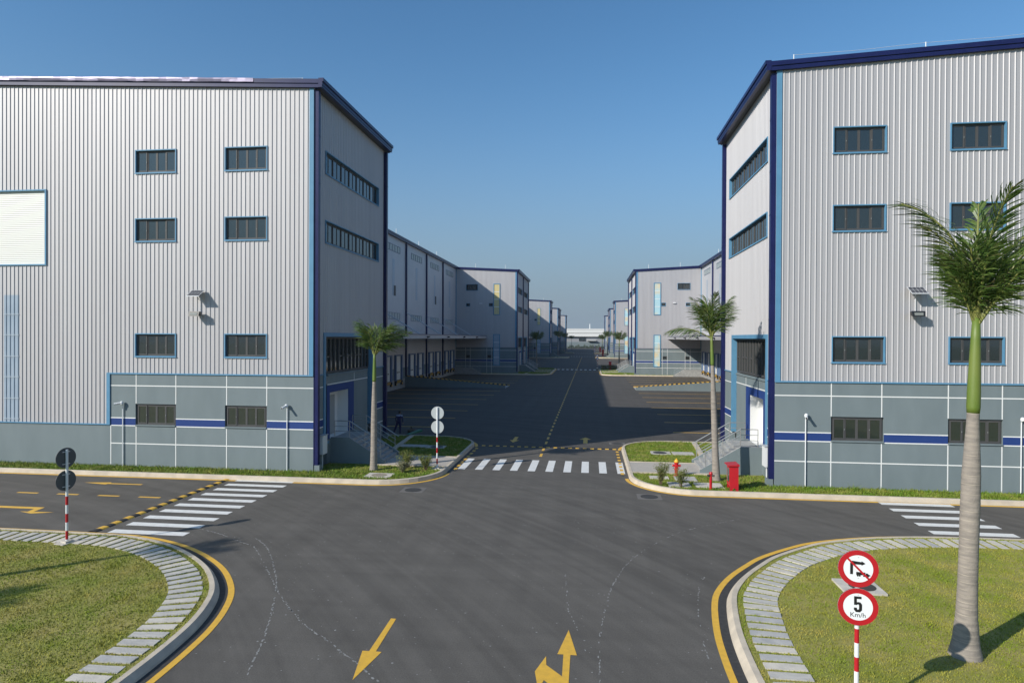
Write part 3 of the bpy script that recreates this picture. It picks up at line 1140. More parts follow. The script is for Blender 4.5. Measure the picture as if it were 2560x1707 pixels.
YB = [YF, YF + 9 * BAY]          # first and second warehouse
warehouse(-1, YF, 9, "nearest left silver warehouse with a roller shutter high on its gable", near=True, shutter=True)
warehouse(1, YF, 9, "nearest right silver warehouse with sunlit street side", near=True)
warehouse(-1, YF + 9 * BAY, 9, "second left silver warehouse, its gable block joined to the end of the nearest left one", back=True)
warehouse(1, YF + 9 * BAY, 9, "second right silver warehouse, its gable block joined to the end of the nearest right one", back=True)
warehouse(-1, YF + 18 * BAY, 5, "third left silver warehouse, far along the street, with half its gable in shadow", front=False)
warehouse(1, YF + 18 * BAY, 5, "third right silver warehouse, far along the street behind the palms", front=False)
warehouse(-1, YF + 23 * BAY, 8, "farthest left silver warehouse before the low white building", front=True)
warehouse(1, YF + 23 * BAY, 8, "farthest right silver warehouse before the low white building", front=True)

# ------------------------------------------------------------------ ground, road, kerbs, markings
mb = MB()
mb.face(((-4000, -600, -0.06), (4000, -600, -0.06), (4000, 6000, -0.06), (-4000, 6000, -0.06)))
tag(mb.build("ground", "dry_ground"), kind="structure")
mb = MB()
mb.face(((-130, -70, 0), (130, -70, 0), (130, 500, 0), (-130, 500, 0)))
tag(mb.build("road", "asphalt"), kind="structure")


def arc(cx, cy, r, a0, a1, n=14):
    return [(cx + r * math.cos(R(a0 + (a1 - a0) * k / n)), cy + r * math.sin(R(a0 + (a1 - a0) * k / n))) for k in range(n + 1)]


def lane_edge(name, path, o0, o1, z, m_):
    mb = MB()
    A, B = offset(path, o0), offset(path, o1)
    for i in range(len(path) - 1):
        mb.face(((*A[i], z), (*A[i + 1], z), (*B[i + 1], z), (*B[i], z)))
    return struct(mb.build(name, m_))


def kerb_of(path, name="kerb", mtl="kerb_stone", prof=None):
    mb = MB()
    sweep(mb, path, prof or KERB)
    return struct(mb.build(name, mtl))


def lawn(poly, z=0.15):
    mb = MB()
    mb.poly(poly, z)
    return struct(mb.build("lawn", "soil"))


SLAB_RECTS = [(-11.45, -10.05, 31.38, 32.42), (3.8, 4.9, 31.38, 32.42), (5.08, 6.42, 31.4, 32.5), (4.3, 5.4, 32.85, 33.85), (3.05, 4.05, 33.1, 33.8),
              (3.78, 5.0, 40.05, 41.15), (5.08, 6.42, 40.12, 41.12), (-10.52, -9.28, 40.2, 41.2), (-12.47, -10.53, 40.43, 41.37)]
GR = []      # (polygon, density, material, height, exclusions)


def mir(m, pts):
    return [(AX + m * u, y) for u, y in pts]


def corner_island(m, yb, sy, main):
    """lawn round an end block: path in (u, v); v measured from the block's gable"""
    P = lambda u, v: (AX + m * u, yb + sy * v)
    # v of the kerb in front of the gable is -1.7
    if main:
        path = [(75, -1.7), (40, -1.7), (20, -1.7)] + [(8.0 + 3.1 * math.cos(R(t)), 1.4 + 3.1 * math.sin(R(t))) for t in range(270, 179, -9)] \
            + [(4.9, 6.0), (4.9, 9.3)] + [(8.1 + 3.2 * math.cos(R(t)), 9.8 + 3.2 * math.sin(R(t))) for t in range(180, 89, -9)] + [(10.5, 13.0), (U0 + 0.2, 13.0)]
    else:
        path = [(5.0, 0.0), (5.0, 6.0), (5.0, 9.3)] + [(8.2 + 3.2 * math.cos(R(t)), 9.8 + 3.2 * math.sin(R(t))) for t in range(180, 89, -9)] + [(10.5, 13.0), (U0 + 12, 13.0)]
    wp = [P(*q) for q in path]
    # outward side must be on the right of the path
    right = (m * sy < 0)
    wpd = wp if right else wp[::-1]
    # path runs gable -> street -> recess; for m*sy>0 the road is on its right
    kerb_of(wpd, prof=KERB_TALL)
    if main:
        ia, ib = path.index((4.9, 6.0)), path.index((4.9, 9.3)) + 1
        for seg in (wp[:ia], wp[ib:]):
            lane_edge("yellow_line", seg if right else seg[::-1], 0.08, 0.27, 0.004, "yellow_paint")
    else:
        lane_edge("yellow_line", wpd, 0.08, 0.27, 0.004, "yellow_paint")
    if main:
        poly = wp + [P(U0 + 0.15, 11.7), P(U0 + 0.15, 0.1), P(75, 0.1)]
    else:
        poly = wp + [P(U0 + 12, 11.9), P(U0 + 0.15, 11.9), P(U0 + 0.15, 0.0)]
    lawn(poly)
    # paved walk to the entrance stair
    v0, v1 = 2.25, 5.0
    mb = MB()
    a, b = P(4.95, v0), P(9.2, v1)
    mb.box(a[0], b[0], a[1], b[1], 0.1, 0.19)
    struct(mb.build("path", "walk_pavers"))
    mb = MB()
    for vv in (v0 - 0.12, v1):
        a, b = P(5.05, vv), P(9.0, vv + 0.12)
        mb.box(a[0], b[0], a[1], b[1], 0.1, 0.215)
    struct(mb.build("kerb", "kerb_stone"))
    # low dividing kerb across the lawn
    mb = MB()
    a, b, c, d = P(7.3 + 2.45, 12.7), P(7.62 + 2.45, 12.7), P(9.62, 5.75), P(9.3, 5.75)
    mb.hexa([(*a, 0.1), (*b, 0.1), (*c, 0.1), (*d, 0.1), (*a, 0.235), (*b, 0.235), (*c, 0.235), (*d, 0.235)])
    struct(mb.build("kerb", "kerb_stone"))
    ex = []
    for (u0, u1, w0, w1) in ((4.9, 9.3, v0 - 0.14, v1 + 0.14), (8.7, 11.8, 2.2, 5.6)):
        a, b = P(u0, w0), P(u1, w1)
        ex.append((min(a[0], b[0]), max(a[0], b[0]), min(a[1], b[1]), max(a[1], b[1])))
    ex += SLAB_RECTS
    inner = offset(wpd, -0.16)
    return [q for q in (inner if right else inner[::-1])] + poly[len(wp):], ex


def pavers(name):
    m = bpy.data.materials.new(name)
    m.use_nodes = True
    nt = m.node_tree
    b = nt.nodes["Principled BSDF"]
    b.inputs["Roughness"].default_value = 0.85
    geo = nt.nodes.new("ShaderNodeNewGeometry")
    br = nt.nodes.new("ShaderNodeTexBrick")
    br.inputs["Scale"].default_value = 2.5
    br.inputs["Color1"].default_value = (0.50, 0.455, 0.40, 1)
    br.inputs["Color2"].default_value = (0.42, 0.39, 0.35, 1)
    br.inputs["Mortar"].default_value = (0.22, 0.20, 0.18, 1)
    br.inputs["Mortar Size"].default_value = 0.02
    nt.links.new(geo.outputs["Position"], br.inputs["Vector"])
    nt.links.new(br.outputs[0], b.inputs["Base Color"])
    MATS[name] = m


pavers("walk_pavers")
for m in (-1, 1):
    pl, ex = corner_island(m, YF, 1, True)
    GR.append((pl, "near_strip", ex))
    for yb in (YF + 9 * BAY, YF + 23 * BAY):
        for sy in (-1, 1):
            if yb > 300 and sy < 0:
                continue
            pl, ex = corner_island(m, yb, sy, False)
            if yb < 200:
                GR.append((pl, "far", ex))
    corner_island(m, YF + 18 * BAY, -1, False)

# --- the two lawns in the foreground
left_pts = [(-17.2, 21.13), (-15.87, 20.95), (-14.66, 20.54), (-13.65, 20.02), (-12.65, 19.33), (-11.7, 18.50), (-10.92, 17.57), (-10.38, 16.7), (-10.0, 15.71), (-9.78, 14.82), (-9.67, 13.97), (-9.6, 12.9), (-9.57, 11.5)]
left_path = [(-75, 21.2), (-40, 21.2), (-25, 21.2)] + catmull([(-21, 21.2)] + left_pts, 4) + [(-9.56, 5), (-9.56, -40)]
right_pts = [(3.50, 11.5), (3.50, 13.3), (3.51, 14.85), (3.60, 16.33), (3.86, 18.02), (4.15, 18.98), (4.70, 20.07), (5.42, 21.12), (6.02, 21.88), (7.08, 22.85), (8.26, 23.70), (10.2, 24.46), (12.4, 24.86), (15.5, 24.98)]
right_path = [(3.5, -40), (3.5, 5)] + catmull(right_pts, 4) + [(25, 25.0), (75, 25.0)]
# road lies on the LEFT of left_path when walked this way round, so walk it backwards
lp_, rp_ = left_path, right_path[::-1]
lp_ = left_path[::-1]
lp_ = lp_[::-1]


def road_on_right(path, probe):
    i = len(path) // 2
    o = offset(path, 1.0)[i]
    a = (Vector(o) - Vector(probe)).length
    b = (Vector(path[i]) - Vector(probe)).length
    return path if a < b else path[::-1]


lp_ = road_on_right(left_path, (-3, 25))
rp_ = road_on_right(right_path, (-3, 25))
for pth in (lp_, rp_):
    kerb_of(pth)
    lane_edge("gutter", pth, 0.11, 0.34, 0.004, "fresh_asphalt")
    lane_edge("yellow_line", pth, 0.34, 0.51, 0.008, "yellow_paint")
lpoly = offset(lp_, -0.14) + [(-75, -40)]
rpoly = offset(rp_, -0.14) + [(75, -40)]
lawn(lpoly)
lawn(rpoly)


# --- stone slabs set in the lawns along the kerb
def walk(path, step, s0, s1):
    acc, out, nxt = 0.0, [], s0
    for a, b in zip(path[:-1], path[1:]):
        a, b = Vector(a), Vector(b)
        L = (b - a).length
        while acc + L >= nxt and nxt <= s1:
            out.append((a + (b - a) * ((nxt - acc) / L), (b - a).normalized()))
            nxt += step
        acc += L
    return out


rs = random.Random(11)


def slab_mesh(seed, mtl):
    rr = random.Random(seed)
    mb = MB()
    j = lambda: rr.uniform(-0.012, 0.012)
    L, Wd = 0.44, 0.135
    ring = [(-L + j(), -Wd + j()), (0 + j(), -Wd + j()), (L + j(), -Wd + j()), (L + j(), Wd + j()), (0 + j(), Wd + j()), (-L + j(), Wd + j())]
    mb.prism(ring, 2, -0.10, 0.0)
    return mb.mesh("stone_slab", [mtl])


SL = [slab_mesh(k, mt) for k, mt in enumerate(["slab_stone", "slab_stone", "slab_stone_pale", "slab_stone", "slab_stone_dark", "slab_stone_pale"])]
SLAB_EX = []
for pth, lab, grp in ((lp_, "narrow grey stone slab set in grass along the kerb of the left lawn", "stone slabs edging the left lawn"),
                      (rp_, "narrow grey stone slab set in grass along the kerb of the right lawn", "stone slabs edging the right lawn")):
    c = offset(pth, -0.14 - 0.16 - 0.46)
    for q, t in walk(c, 0.395, 0.0, 400.0):
        if not (-27.5 < q.x < 21.5 and q.y > 9.5):
            continue
        o = inst("stone_slab", rs.choice(SL), None, (q.x, q.y, 0.172 + rs.uniform(-0.006, 0.008)))
        o.rotation_euler = (rs.uniform(-.01, .01), rs.uniform(-.01, .01), math.atan2(-t.x, t.y) + rs.uniform(-0.02, 0.02))
        tag(o, lab, "stone slab", grp)
        SLAB_EX.append((q.x, q.y, math.atan2(-t.x, t.y)))


# --- grass: many small blades, one object per lawn
def in_poly(px, py, poly):
    inside = np.zeros(len(px), bool)
    n = len(poly)
    j = n - 1
    for i in range(n):
        xi, yi = poly[i]
        xj, yj = poly[j]
        c = ((yi > py) != (yj > py))
        with np.errstate(divide='ignore', invalid='ignore'):
            xx = (xj - xi) * (py - yi) / (yj - yi + 1e-12) + xi
        inside ^= c & (px < xx)
        j = i
    return inside


def grass(poly, box, dens, hmin, hmax, wid, mtl, seed, excl=(), slabs=(), z0=0.15, circles=()):
    rg = np.random.default_rng(seed)
    x0, x1, y0, y1 = box
    n = int((x1 - x0) * (y1 - y0) * dens)
    px = rg.uniform(x0, x1, n)
    py = rg.uniform(y0, y1, n)
    # thinning by a clumpy lattice
    keep = in_poly(px, py, poly)
    for a, b, c, d in excl:
        keep &= ~((px > a) & (px < b) & (py > c) & (py < d))
    for cx, cy, r in circles:
        keep &= ((px - cx) ** 2 + (py - cy) ** 2 > r * r)
    for sx, sy_, an in slabs:
        dx, dy = px - sx, py - sy_
        a = dx * math.cos(an) + dy * math.sin(an)
        b = -dx * math.sin(an) + dy * math.cos(an)
        keep &= ~((abs(a) < 0.43) & (abs(b) < 0.125))
    px, py = px[keep], py[keep]
    n = len(px)
    gx = np.sin(px * 5.1 + 1.7 * np.sin(py * 4.3)) * np.sin(py * 5.7 + 1.3 * np.sin(px * 3.9)) + 0.6 * np.sin(px * 13.1 + py * 7.7) * np.sin(py * 12.3 - px * 5.0)
    hh = rg.uniform(hmin, hmax, n) * (1.0 + 0.30 * gx)
    for _ in range(int((x1 - x0) * (y1 - y0) / 9)):
        tx, ty, tr_ = rg.uniform(x0, x1), rg.uniform(y0, y1), rg.uniform(0.08, 0.28)
        hh *= 1.0 + 1.1 * np.exp(-((px - tx) ** 2 + (py - ty) ** 2) / (tr_ * tr_))
    ang = rg.uniform(0, 2 * math.pi, n)
    lean = rg.uniform(0.2, 1.1, n) * hh
    la = rg.uniform(0, 2 * math.pi, n)
    w = wid * rg.uniform(0.6, 1.3, n)
    V = np.zeros((n, 3, 3), np.float32)
    V[:, 0, 0] = px - np.cos(ang) * w / 2
    V[:, 0, 1] = py - np.sin(ang) * w / 2
    V[:, 1, 0] = px + np.cos(ang) * w / 2
    V[:, 1, 1] = py + np.sin(ang) * w / 2
    V[:, 2, 0] = px + np.cos(la) * lean
    V[:, 2, 1] = py + np.sin(la) * lean
    V[:, :2, 2] = z0 - 0.005
    V[:, 2, 2] = z0 + hh
    me = bpy.data.meshes.new("grass")
    me.vertices.add(n * 3)
    me.vertices.foreach_set("co", V.ravel())
    me.loops.add(n * 3)
    me.loops.foreach_set("vertex_index", np.arange(n * 3, dtype=np.int32))
    me.polygons.add(n)
    me.polygons.foreach_set("loop_start", np.arange(0, n * 3, 3, dtype=np.int32))
    me.update(calc_edges=True)
    me.materials.append(MATS[mtl])
    o = bpy.data.objects.new("grass", me)
    COL.objects.link(o)
    tag(o, kind="stuff")
    return o


grass(lpoly, (-26, -9.5, 9.5, 21.3), 760, 0.02, 0.052, 0.024, "grass_blade", 1, slabs=[s for s in SLAB_EX if s[0] < 0])
grass(rpoly, (3.5, 21, 10.5, 25.1), 760, 0.02, 0.045, 0.024, "grass_blade", 2, slabs=[s for s in SLAB_EX if s[0] > 0],
      excl=[(7.15, 8.3, 18.9, 20.0)])
for k, (pl, kind, ex) in enumerate(GR):
    xs = [q[0] for q in pl]
    ys = [q[1] for q in pl]
    if kind == "near_strip":
        grass(pl, (max(min(xs), -37), min(max(xs), 25), min(ys), 32.4), 420, 0.05, 0.16, 0.035, "grass_blade_lush", 10 + k, excl=ex)
        grass(pl, (max(min(xs), -37), min(max(xs), 25), 32.4, max(ys)), 300, 0.04, 0.10, 0.04, "grass_blade_lush", 20 + k, excl=ex)
    else:
        grass(pl, (min(xs), max(xs), min(ys), max(ys)), 50, 0.06, 0.2, 0.10, "grass_blade_lush", 30 + k, excl=ex)


# --- painted markings
def flat(name, polys, z, m_):
    mb = MB()
    for p in polys:
        mb.poly(p, z)
    return struct(mb.build(name, m_))


def rect(x0, x1, y0, y1):
    return [(x0, y0), (x1, y0), (x1, y1), (x0, y1)]


flat("crosswalk", [rect(AX - 4.46 + k * 0.975, AX - 4.46 + k * 0.975 + 0.41, 34.85, 38.0) for k in range(10)] + [rect(AX + 5.3, AX + 5.62, 34.85, 38.0)][:0]
     + [rect(AX + 4.42 - 0.12 - 0.1, AX + 4.42 + 0.22, 34.85, 38.0)][:0], 0.006, "white_paint")
flat("crosswalk", [rect(-17.75, -14.72, 21.72 + k * 0.955, 22.14 + k * 0.955) for k in range(10)], 0.006, "white_paint")
flat("crosswalk", [rect(12.85, 15.85, 25.72 + k * 1.07, 26.16 + k * 1.07) for k in range(5)], 0.006, "white_paint")
for yy in (146.2, 250.5, 303.0):
    flat("crosswalk", [rect(AX - 4.6 + k * 1.03, AX - 4.6 + k * 1.03 + 0.5, yy, yy + 3.0) for k in range(9)], 0.006, "white_paint")
for ys in (YF + BAY, YF + 10 * BAY):
    for m in (-1, 1):
        ks = [0.58 + 0.5 * k for k in range(7)] + [4.95 + 0.5 * k for k in range(5)]
        flat("parking_lines", [rect(*sorted((AX + m * 9.25, AX + m * 23.8)), ys + k * BAY - 0.11, ys + k * BAY + 0.11) for k in ks], 0.006, "yellow_paint")


def arrow(c, ang, L, hw, hl, sw):
    pts = [(0, L / 2), (hw, L / 2 - hl), (sw, L / 2 - hl), (sw, -L / 2), (-sw, -L / 2), (-sw, L / 2 - hl), (-hw, L / 2 - hl)]
    ca, sa = math.cos(ang), math.sin(ang)
    return [(c[0] + x * ca - y * sa, c[1] + x * sa + y * ca) for x, y in pts]


flat("road_arrow", [[(-5.09, 16.08), (-4.95, 16.07), (-4.90, 14.34), (-4.76, 14.33), (-4.98, 13.07), (-5.22, 14.33), (-5.06, 14.34)]], 0.006, "yellow_paint")
flat("road_arrow", [[(-0.49, 16.02), (-0.26, 14.76), (-0.41, 14.76), (-0.41, 12.0), (-0.56, 12.0), (-0.56, 13.15), (-0.94, 13.60), (-1.03, 13.2), (-1.16, 13.93), (-0.96, 14.63), (-0.93, 14.24), (-0.56, 13.80), (-0.57, 14.76), (-0.71, 14.76)]], 0.006, "yellow_paint")
flat("road_arrow", [[(-24.95, 29.0), (-23.6, 29.2), (-23.55, 29.05), (-21.8, 29.05), (-21.8, 28.88), (-23.55, 28.88), (-23.6, 28.75)]], 0.006, "yellow_paint")
flat("road_arrow", [[(-26.5, 24.51), (-22.95, 24.55), (-22.85, 23.9), (-21.95, 23.92), (-22.72, 23.62), (-23.45, 23.85), (-23.1, 23.87), (-23.2, 24.28), (-26.5, 24.24)]], 0.006, "yellow_paint")
flat("road_arrow", [arrow((-5.3, 45.5), math.pi, 2.5, 0.34, 1.0, 0.13)], 0.006, "yellow_paint")
flat("road_arrow", [arrow((-0.28, 45.9), 0, 2.7, 0.42, 1.0, 0.15)], 0.006, "yellow_paint")
flat("centre_dashes", [rect(x, x + 1.05, 26.66, 26.82) for x in (-34.6, -32.5, -30.45, -28.4, -26.4, -24.35, -22.3, -20.28)], 0.006, "yellow_paint")
flat("centre_dashes", [rect(-3.06, -2.90, 43.9 + 2.05 * k, 44.95 + 2.05 * k) for k in range(98)] + [rect(-3.06, -2.90, 39.2, 40.2), rect(-3.06, -2.90, 41.2, 42.2)], 0.006, "yellow_paint")
flat("centre_line", [rect(-3.05, -2.93, 155, 240)], 0.006, "yellow_paint")
flat("edge_dashes", [rect(*sorted((AX + m * 4.66, AX + m * 4.48)), 34.6 + 0.95 * k, 35.1 + 0.95 * k) for m in (-1, 1) for k in range(8)], 0.009, "yellow_paint")
flat("edge_strip", [rect(*sorted((AX + m * 4.66, AX + m * 4.48)), 34.3, 42.2) for m in (-1, 1)], 0.004, "fresh_asphalt")
flat("centre_strip", [rect(-3.1, -2.86, 43.0, 140.0)], 0.003, "fresh_asphalt")


def bump(label, p0, p1, n, w, h, grp=None):
    """striped rubber hump from p0 to p1 in n pieces"""
    root = empty("speed_bump", ((p0[0] + p1[0]) / 2, (p0[1] + p1[1]) / 2, 0))
    tag(root, label, "speed bump", grp)
    a, b = Vector(p0), Vector(p1)
    t = (b - a) / n
    d = t.normalized()
    s = Vector((-d.y, d.x))
    prof = [(-w / 2, 0.0), (-w * 0.36, h * 0.65), (-w * 0.15, h), (w * 0.15, h), (w * 0.36, h * 0.65), (w / 2, 0.0)]
    mb = MB()
    for k in range(n):
        q0, q1 = a + t * k, a + t * (k + 1)
        for (o0, z0), (o1, z1) in zip(prof[:-1], prof[1:]):
            e0, e1, e2, e3 = q0 + s * o0, q1 + s * o0, q1 + s * o1, q0 + s * o1
            mb.face(((e0.x, e0.y, z0), (e1.x, e1.y, z0), (e2.x, e2.y, z1), (e3.x, e3.y, z1)), k % 2)
    mb.build("hump", ["yellow_paint", "black_rubber"], root)
    return root


bump("yellow and black striped speed bump across the left side road beside its crosswalk", (-18.32, 30.55), (-18.32, 21.65), 26, 0.36, 0.055)
bump("low yellow and black rumble strip across the service street past the crosswalk", (-7.2, 42.65), (1.75, 42.45), 37, 0.26, 0.03)
bump("distant rumble strip before the far crosswalk, on the left half of the street", (-7.6, 152.0), (-2.9, 152.0), 18, 0.4, 0.03, "far rumble strips")
bump("distant rumble strip before the far crosswalk, on the right half of the street", (-2.7, 139.5), (2.0, 139.5), 18, 0.4, 0.03, "far rumble strips")

# --- dribbles of pale paint on the asphalt
drips = [[(-11.95, 21.82), (-11.18, 21.07), (-10.26, 19.76), (-9.23, 18.02), (-8.79, 17.1), (-8.33, 16.0), (-7.94, 14.98), (-7.68, 14.22), (-7.3, 12.9)],
         [(-14.68, 22.65), (-13.6, 22.18), (-12.16, 21.3), (-11.34, 20.7), (-8.87, 17.41), (-8.16, 16.52), (-7.57, 15.87), (-6.98, 15.29), (-6.3, 14.76), (-5.62, 14.17), (-5.21, 13.83), (-4.43, 13.1)],
         [(6.34, 27.04), (3.79, 25.05), (2.94, 24.05), (1.94, 22.51), (1.18, 20.8), (0.78, 19.36), (0.59, 18.43), (0.44, 17.31), (0.34, 16.44), (0.28, 15.83), (0.26, 14.9), (0.23, 13.0)],
         [(-0.72, 19.87), (-0.56, 17.38), (-0.35, 16.35), (-0.18, 15.48), (0.0, 14.8)],
         [(3.85, 20.77), (3.34, 19.7), (3.04, 18.37), (2.83, 16.83), (2.73, 15.32), (2.69, 13.4)]]
mb = MB()
for di, dr in enumerate(drips):
    pth = catmull(dr, 8)
    for q, t in walk(pth, 0.05, 0.0, 60.0):
        patch = 0.5 + 0.5 * math.sin(q.y * 2.3 + di) * math.sin(q.x * 3.1)
        if rs.random() > (0.85, 0.8, 0.55, 0.4, 0.4)[di] * (0.35 + 0.65 * patch):
            continue
        w = rs.uniform(0.008, 0.026) * (1.15 if di < 2 else 0.85)
        l = rs.uniform(0.02, 0.07)
        ox, oy = rs.gauss(0, 0.012), rs.gauss(0, 0.012)
        if rs.random() < 0.12:
            ox, oy = rs.gauss(0, 0.22), rs.gauss(0, 0.22)
            l = w
        s = Vector((-t.y, t.x))
        c = Vector((q.x + ox, q.y + oy))
        k6 = [c + t * (l * math.cos(a)) + s * (w * math.sin(a)) for a in (2 * math.pi * i / 6 for i in range(6))]
        mb.face([(p.x, p.y, 0.0025) for p in k6])
for k in range(500):
    x, y = rs.uniform(-13, 4), rs.uniform(12.5, 32)
    if in_poly(np.array([x]), np.array([y]), lpoly)[0] or in_poly(np.array([x]), np.array([y]), rpoly)[0]:
        continue
    r_k = rs.uniform(0.006, 0.02)
    mb.face([(x + r_k * math.cos(a) * 1.4, y + r_k * math.sin(a), 0.0025) for a in (2 * math.pi * i / 6 for i in range(6))])
struct(mb.build("paint_drips", "chalk"))
mb = MB()
mb.face(((-26.8, 42.7, 0.002), (21.2, 42.5, 0.002), (21.2, 455, 0.002), (-26.8, 455, 0.002)))
struct(mb.build("yard", "yard_asphalt"))

# ------------------------------------------------------------------ entrance stairs
def stair(m, yb, sy, label, grp, rails=True):
    P = lambda u, v, z: (AX + m * u, yb + sy * v, z)
    T = lambda q: P(*q)
    root = empty("entrance_stair", P(10.2, 4.0, 0.0))
    tag(root, label, "stairs", grp)
    v0, v1 = 2.5, 5.4
    n, h, uo, ui = 8, 1.55, 8.75, 10.75
    z0 = 0.19
    tr = (ui - uo) / n
    mb = MB(T)
    prof = [(uo, 0.0)]
    for k in range(n):
        z = z0 + (h - z0) * (k + 1) / n
        prof += [(uo + k * tr, z), (uo + (k + 1) * tr, z)]
    prof += [(U0 + 0.06, h), (U0 + 0.06, 0.0)]
    mb.prism(prof, 1, v0 + 0.16, v1 - 0.16) if False else None
    # prism along v: polygon in (u, z)
    A = [mb.p((u, v0 + 0.16, z)) for u, z in prof]
    B = [mb.p((u, v1 - 0.16, z)) for u, z in prof]
    for k in range(len(prof)):
        j = (k + 1) % len(prof)
        mb.facei((A[k], A[j], B[j], B[k]))
    for t in tessellate_polygon([[Vector((q[0], q[1], 0)) for q in prof]]):
        mb.facei([A[k] for k in t])
        mb.facei([B[k] for k in t])
    mb.build("steps", "concrete", root)
    for va, vb in ((v0, v0 + 0.16), (v1 - 0.16, v1)):
        mb = MB(T)
        pr = [(uo - 0.12, 0.0), (uo - 0.12, z0 + 0.16), (ui - 0.05, h + 0.06), (U0 + 0.08, h + 0.06), (U0 + 0.08, 0.0)]
        A = [mb.p((u, va, z)) for u, z in pr]
        B = [mb.p((u, vb, z)) for u, z in pr]
        for k in range(5):
            j = (k + 1) % 5
            mb.facei((A[k], A[j], B[j], B[k]), 1 if k in (1, 2) else 0)
        mb.facei(A, 0)
        mb.facei(B, 0)
        mb.build("side_wall", ["plinth_grey", "concrete"], root)
        if rails:
            v = (va + vb) / 2
            mb = MB(T)
            zt = lambda u: (z0 + 0.16 + (h + 0.06 - z0 - 0.16) * (u - (uo - 0.12)) / (ui - 0.05 - uo + 0.12)) if u < ui - 0.05 else h + 0.06
            for hh, rr in ((0.92, 0.026), (0.62, 0.016), (0.34, 0.016)):
                pts = [(uo + 0.1, v, zt(uo + 0.1) + hh), (ui - 0.05, v, h + 0.06 + hh), (U0 - 0.12, v, h + 0.06 + hh)]
                if hh > 0.9:
                    pts = [(uo - 0.10, v, zt(uo + 0.1) + hh - 0.12)] + pts + [(U0 - 0.12, v, h + 0.1)]
                mb.tube(pts, rr, 8)
            for u in (uo + 0.15, uo + 1.05, ui - 0.05):
                mb.tube([(u, v, zt(u) - 0.02), (u, v, zt(u) + 0.92)], 0.022, 8)
            mb.build("handrail", "steel", root)
    return root


stair(-1, YF, 1, "shaded concrete entrance stair with steel handrails behind the palm of the nearest left warehouse", "entrance stairs")
stair(1, YF, 1, "sunlit concrete entrance stair with steel handrails beside the red cabinet", "entrance stairs")
Y2 = YF + 9 * BAY
stair(-1, Y2, -1, "shaded entrance stair on the near side of the far left gable block", "entrance stairs")
stair(-1, Y2, 1, "shaded entrance stair on the far side of the far left gable block", "entrance stairs")
stair(1, Y2, -1, "sunlit entrance stair on the near side of the far right gable block", "entrance stairs")
stair(1, Y2, 1, "sunlit entrance stair on the far side of the far right gable block", "entrance stairs")
for m, nm in ((-1, "left"), (1, "right")):
    stair(m, YF + 18 * BAY, -1, "distant entrance stair at the second %s warehouse's far end" % nm, "entrance stairs", rails=False)
    stair(m, YF + 23 * BAY, 1, "tiny entrance stair at the farthest %s warehouse" % nm, "entrance stairs", rails=False)

# dock steps in the inner corner of the loading yard
for m, lab in ((-1, "small shaded concrete steps in the inner corner of the left loading yard"), (1, "small sunlit concrete steps in the inner corner of the right loading yard")):
    T = lambda q, m=m: (AX + m * q[0], q[1], q[2])
    yb = YF + 8 * BAY
    root = empty("dock_steps", (AX + m * 21.5, yb - 0.8, 0))
    tag(root, lab, "steps", "dock steps")
    mb = MB(T)
    n = 7
    for k in range(n):
        mb.box(18.6 + k * 0.32, 18.6 + (k + 1) * 0.32, yb - 1.5, yb - 0.02, 0, 1.32 * (k + 1) / n)
    mb.box(18.6 + n * 0.32, UR - 0.03, yb - 1.5, yb - 0.02, 0, 1.32)
    mb.build("steps", "concrete", root)
    mb = MB(T)
    for hh in (0.5, 0.95):
        mb.tube([(18.7, yb - 1.45, 0.2 + hh), (18.6 + n * 0.32, yb - 1.45, 1.32 + hh), (UR - 0.3, yb - 1.45, 1.32 + hh)], 0.025, 6)
    for u in (18.75, 20.84, 22.4):
        mb.tube([(u, yb - 1.45, min(1.32, (u - 18.6) * 0.59)), (u, yb - 1.45, min(1.32, (u - 18.6) * 0.59) + 0.95)], 0.022, 6)
    mb.build("handrail", "steel", root)

# loading ramps
for m, lab in ((-1, "shaded loading ramp with a yellow and black striped edge, left yard"), (1, "sunlit loading ramp with a yellow and black striped edge, right yard")):
    T = lambda q, m=m: (AX + m * q[0], q[1], q[2])
    root = empty("loading_ramp", (AX + m * 16, 93, 0))
    tag(root, lab, "ramp", "loading ramps")
    mb = MB(T)
    ya, yb = 91.0, 95.6
    A = [(9.25, 0.0), (9.25, 0.12), (UR - 0.05, 1.32), (UR - 0.05, 0.0)]
    mb.hexa([(9.25, ya, 0), (UR - .05, ya, 0), (UR - .05, yb, 0), (9.25, yb, 0), (9.25, ya, 0.05), (UR - .05, ya, 1.32), (UR - .05, yb, 1.32), (9.25, yb, 0.05)])
    mb.build("ramp_slab", "concrete", root)
    for w0, w1, hk in ((ya - 0.18, ya - 0.004, 0.45), (yb + 0.004, yb + 0.18, 0.10)):
        mb = MB(T)
        mb.hexa([(9.2, w0, 0), (UR - .05, w0, 0), (UR - .05, w1, 0), (9.2, w1, 0), (9.2, w0, hk), (UR - .05, w0, hk + 1.17), (UR - .05, w1, hk + 1.17), (9.2, w1, hk)], 0)
        mb.build("ramp_wall", "plinth_grey", root)
        mb = MB(T)
        k = 0
        u = 9.19
        while u < UR - 0.4:
            u1 = min(u + 0.32, UR - 0.05)
            zt = lambda x: hk + 1.17 * (x - 9.2) / 14.75
            mb.hexa([(u, w0 - 0.01, zt(u)), (u1, w0 - 0.01, zt(u1)), (u1, w1 + 0.003, zt(u1)), (u, w1 + 0.003, zt(u)),
                     (u, w0 - 0.01, zt(u) + 0.1), (u1, w0 - 0.01, zt(u1) + 0.1), (u1, w1 + 0.003, zt(u1) + 0.1), (u, w1 + 0.003, zt(u) + 0.1)], k % 2)
            u = u1
            k += 1
        mb.build("striped_edge", ["yellow_paint", "black_rubber"], root)

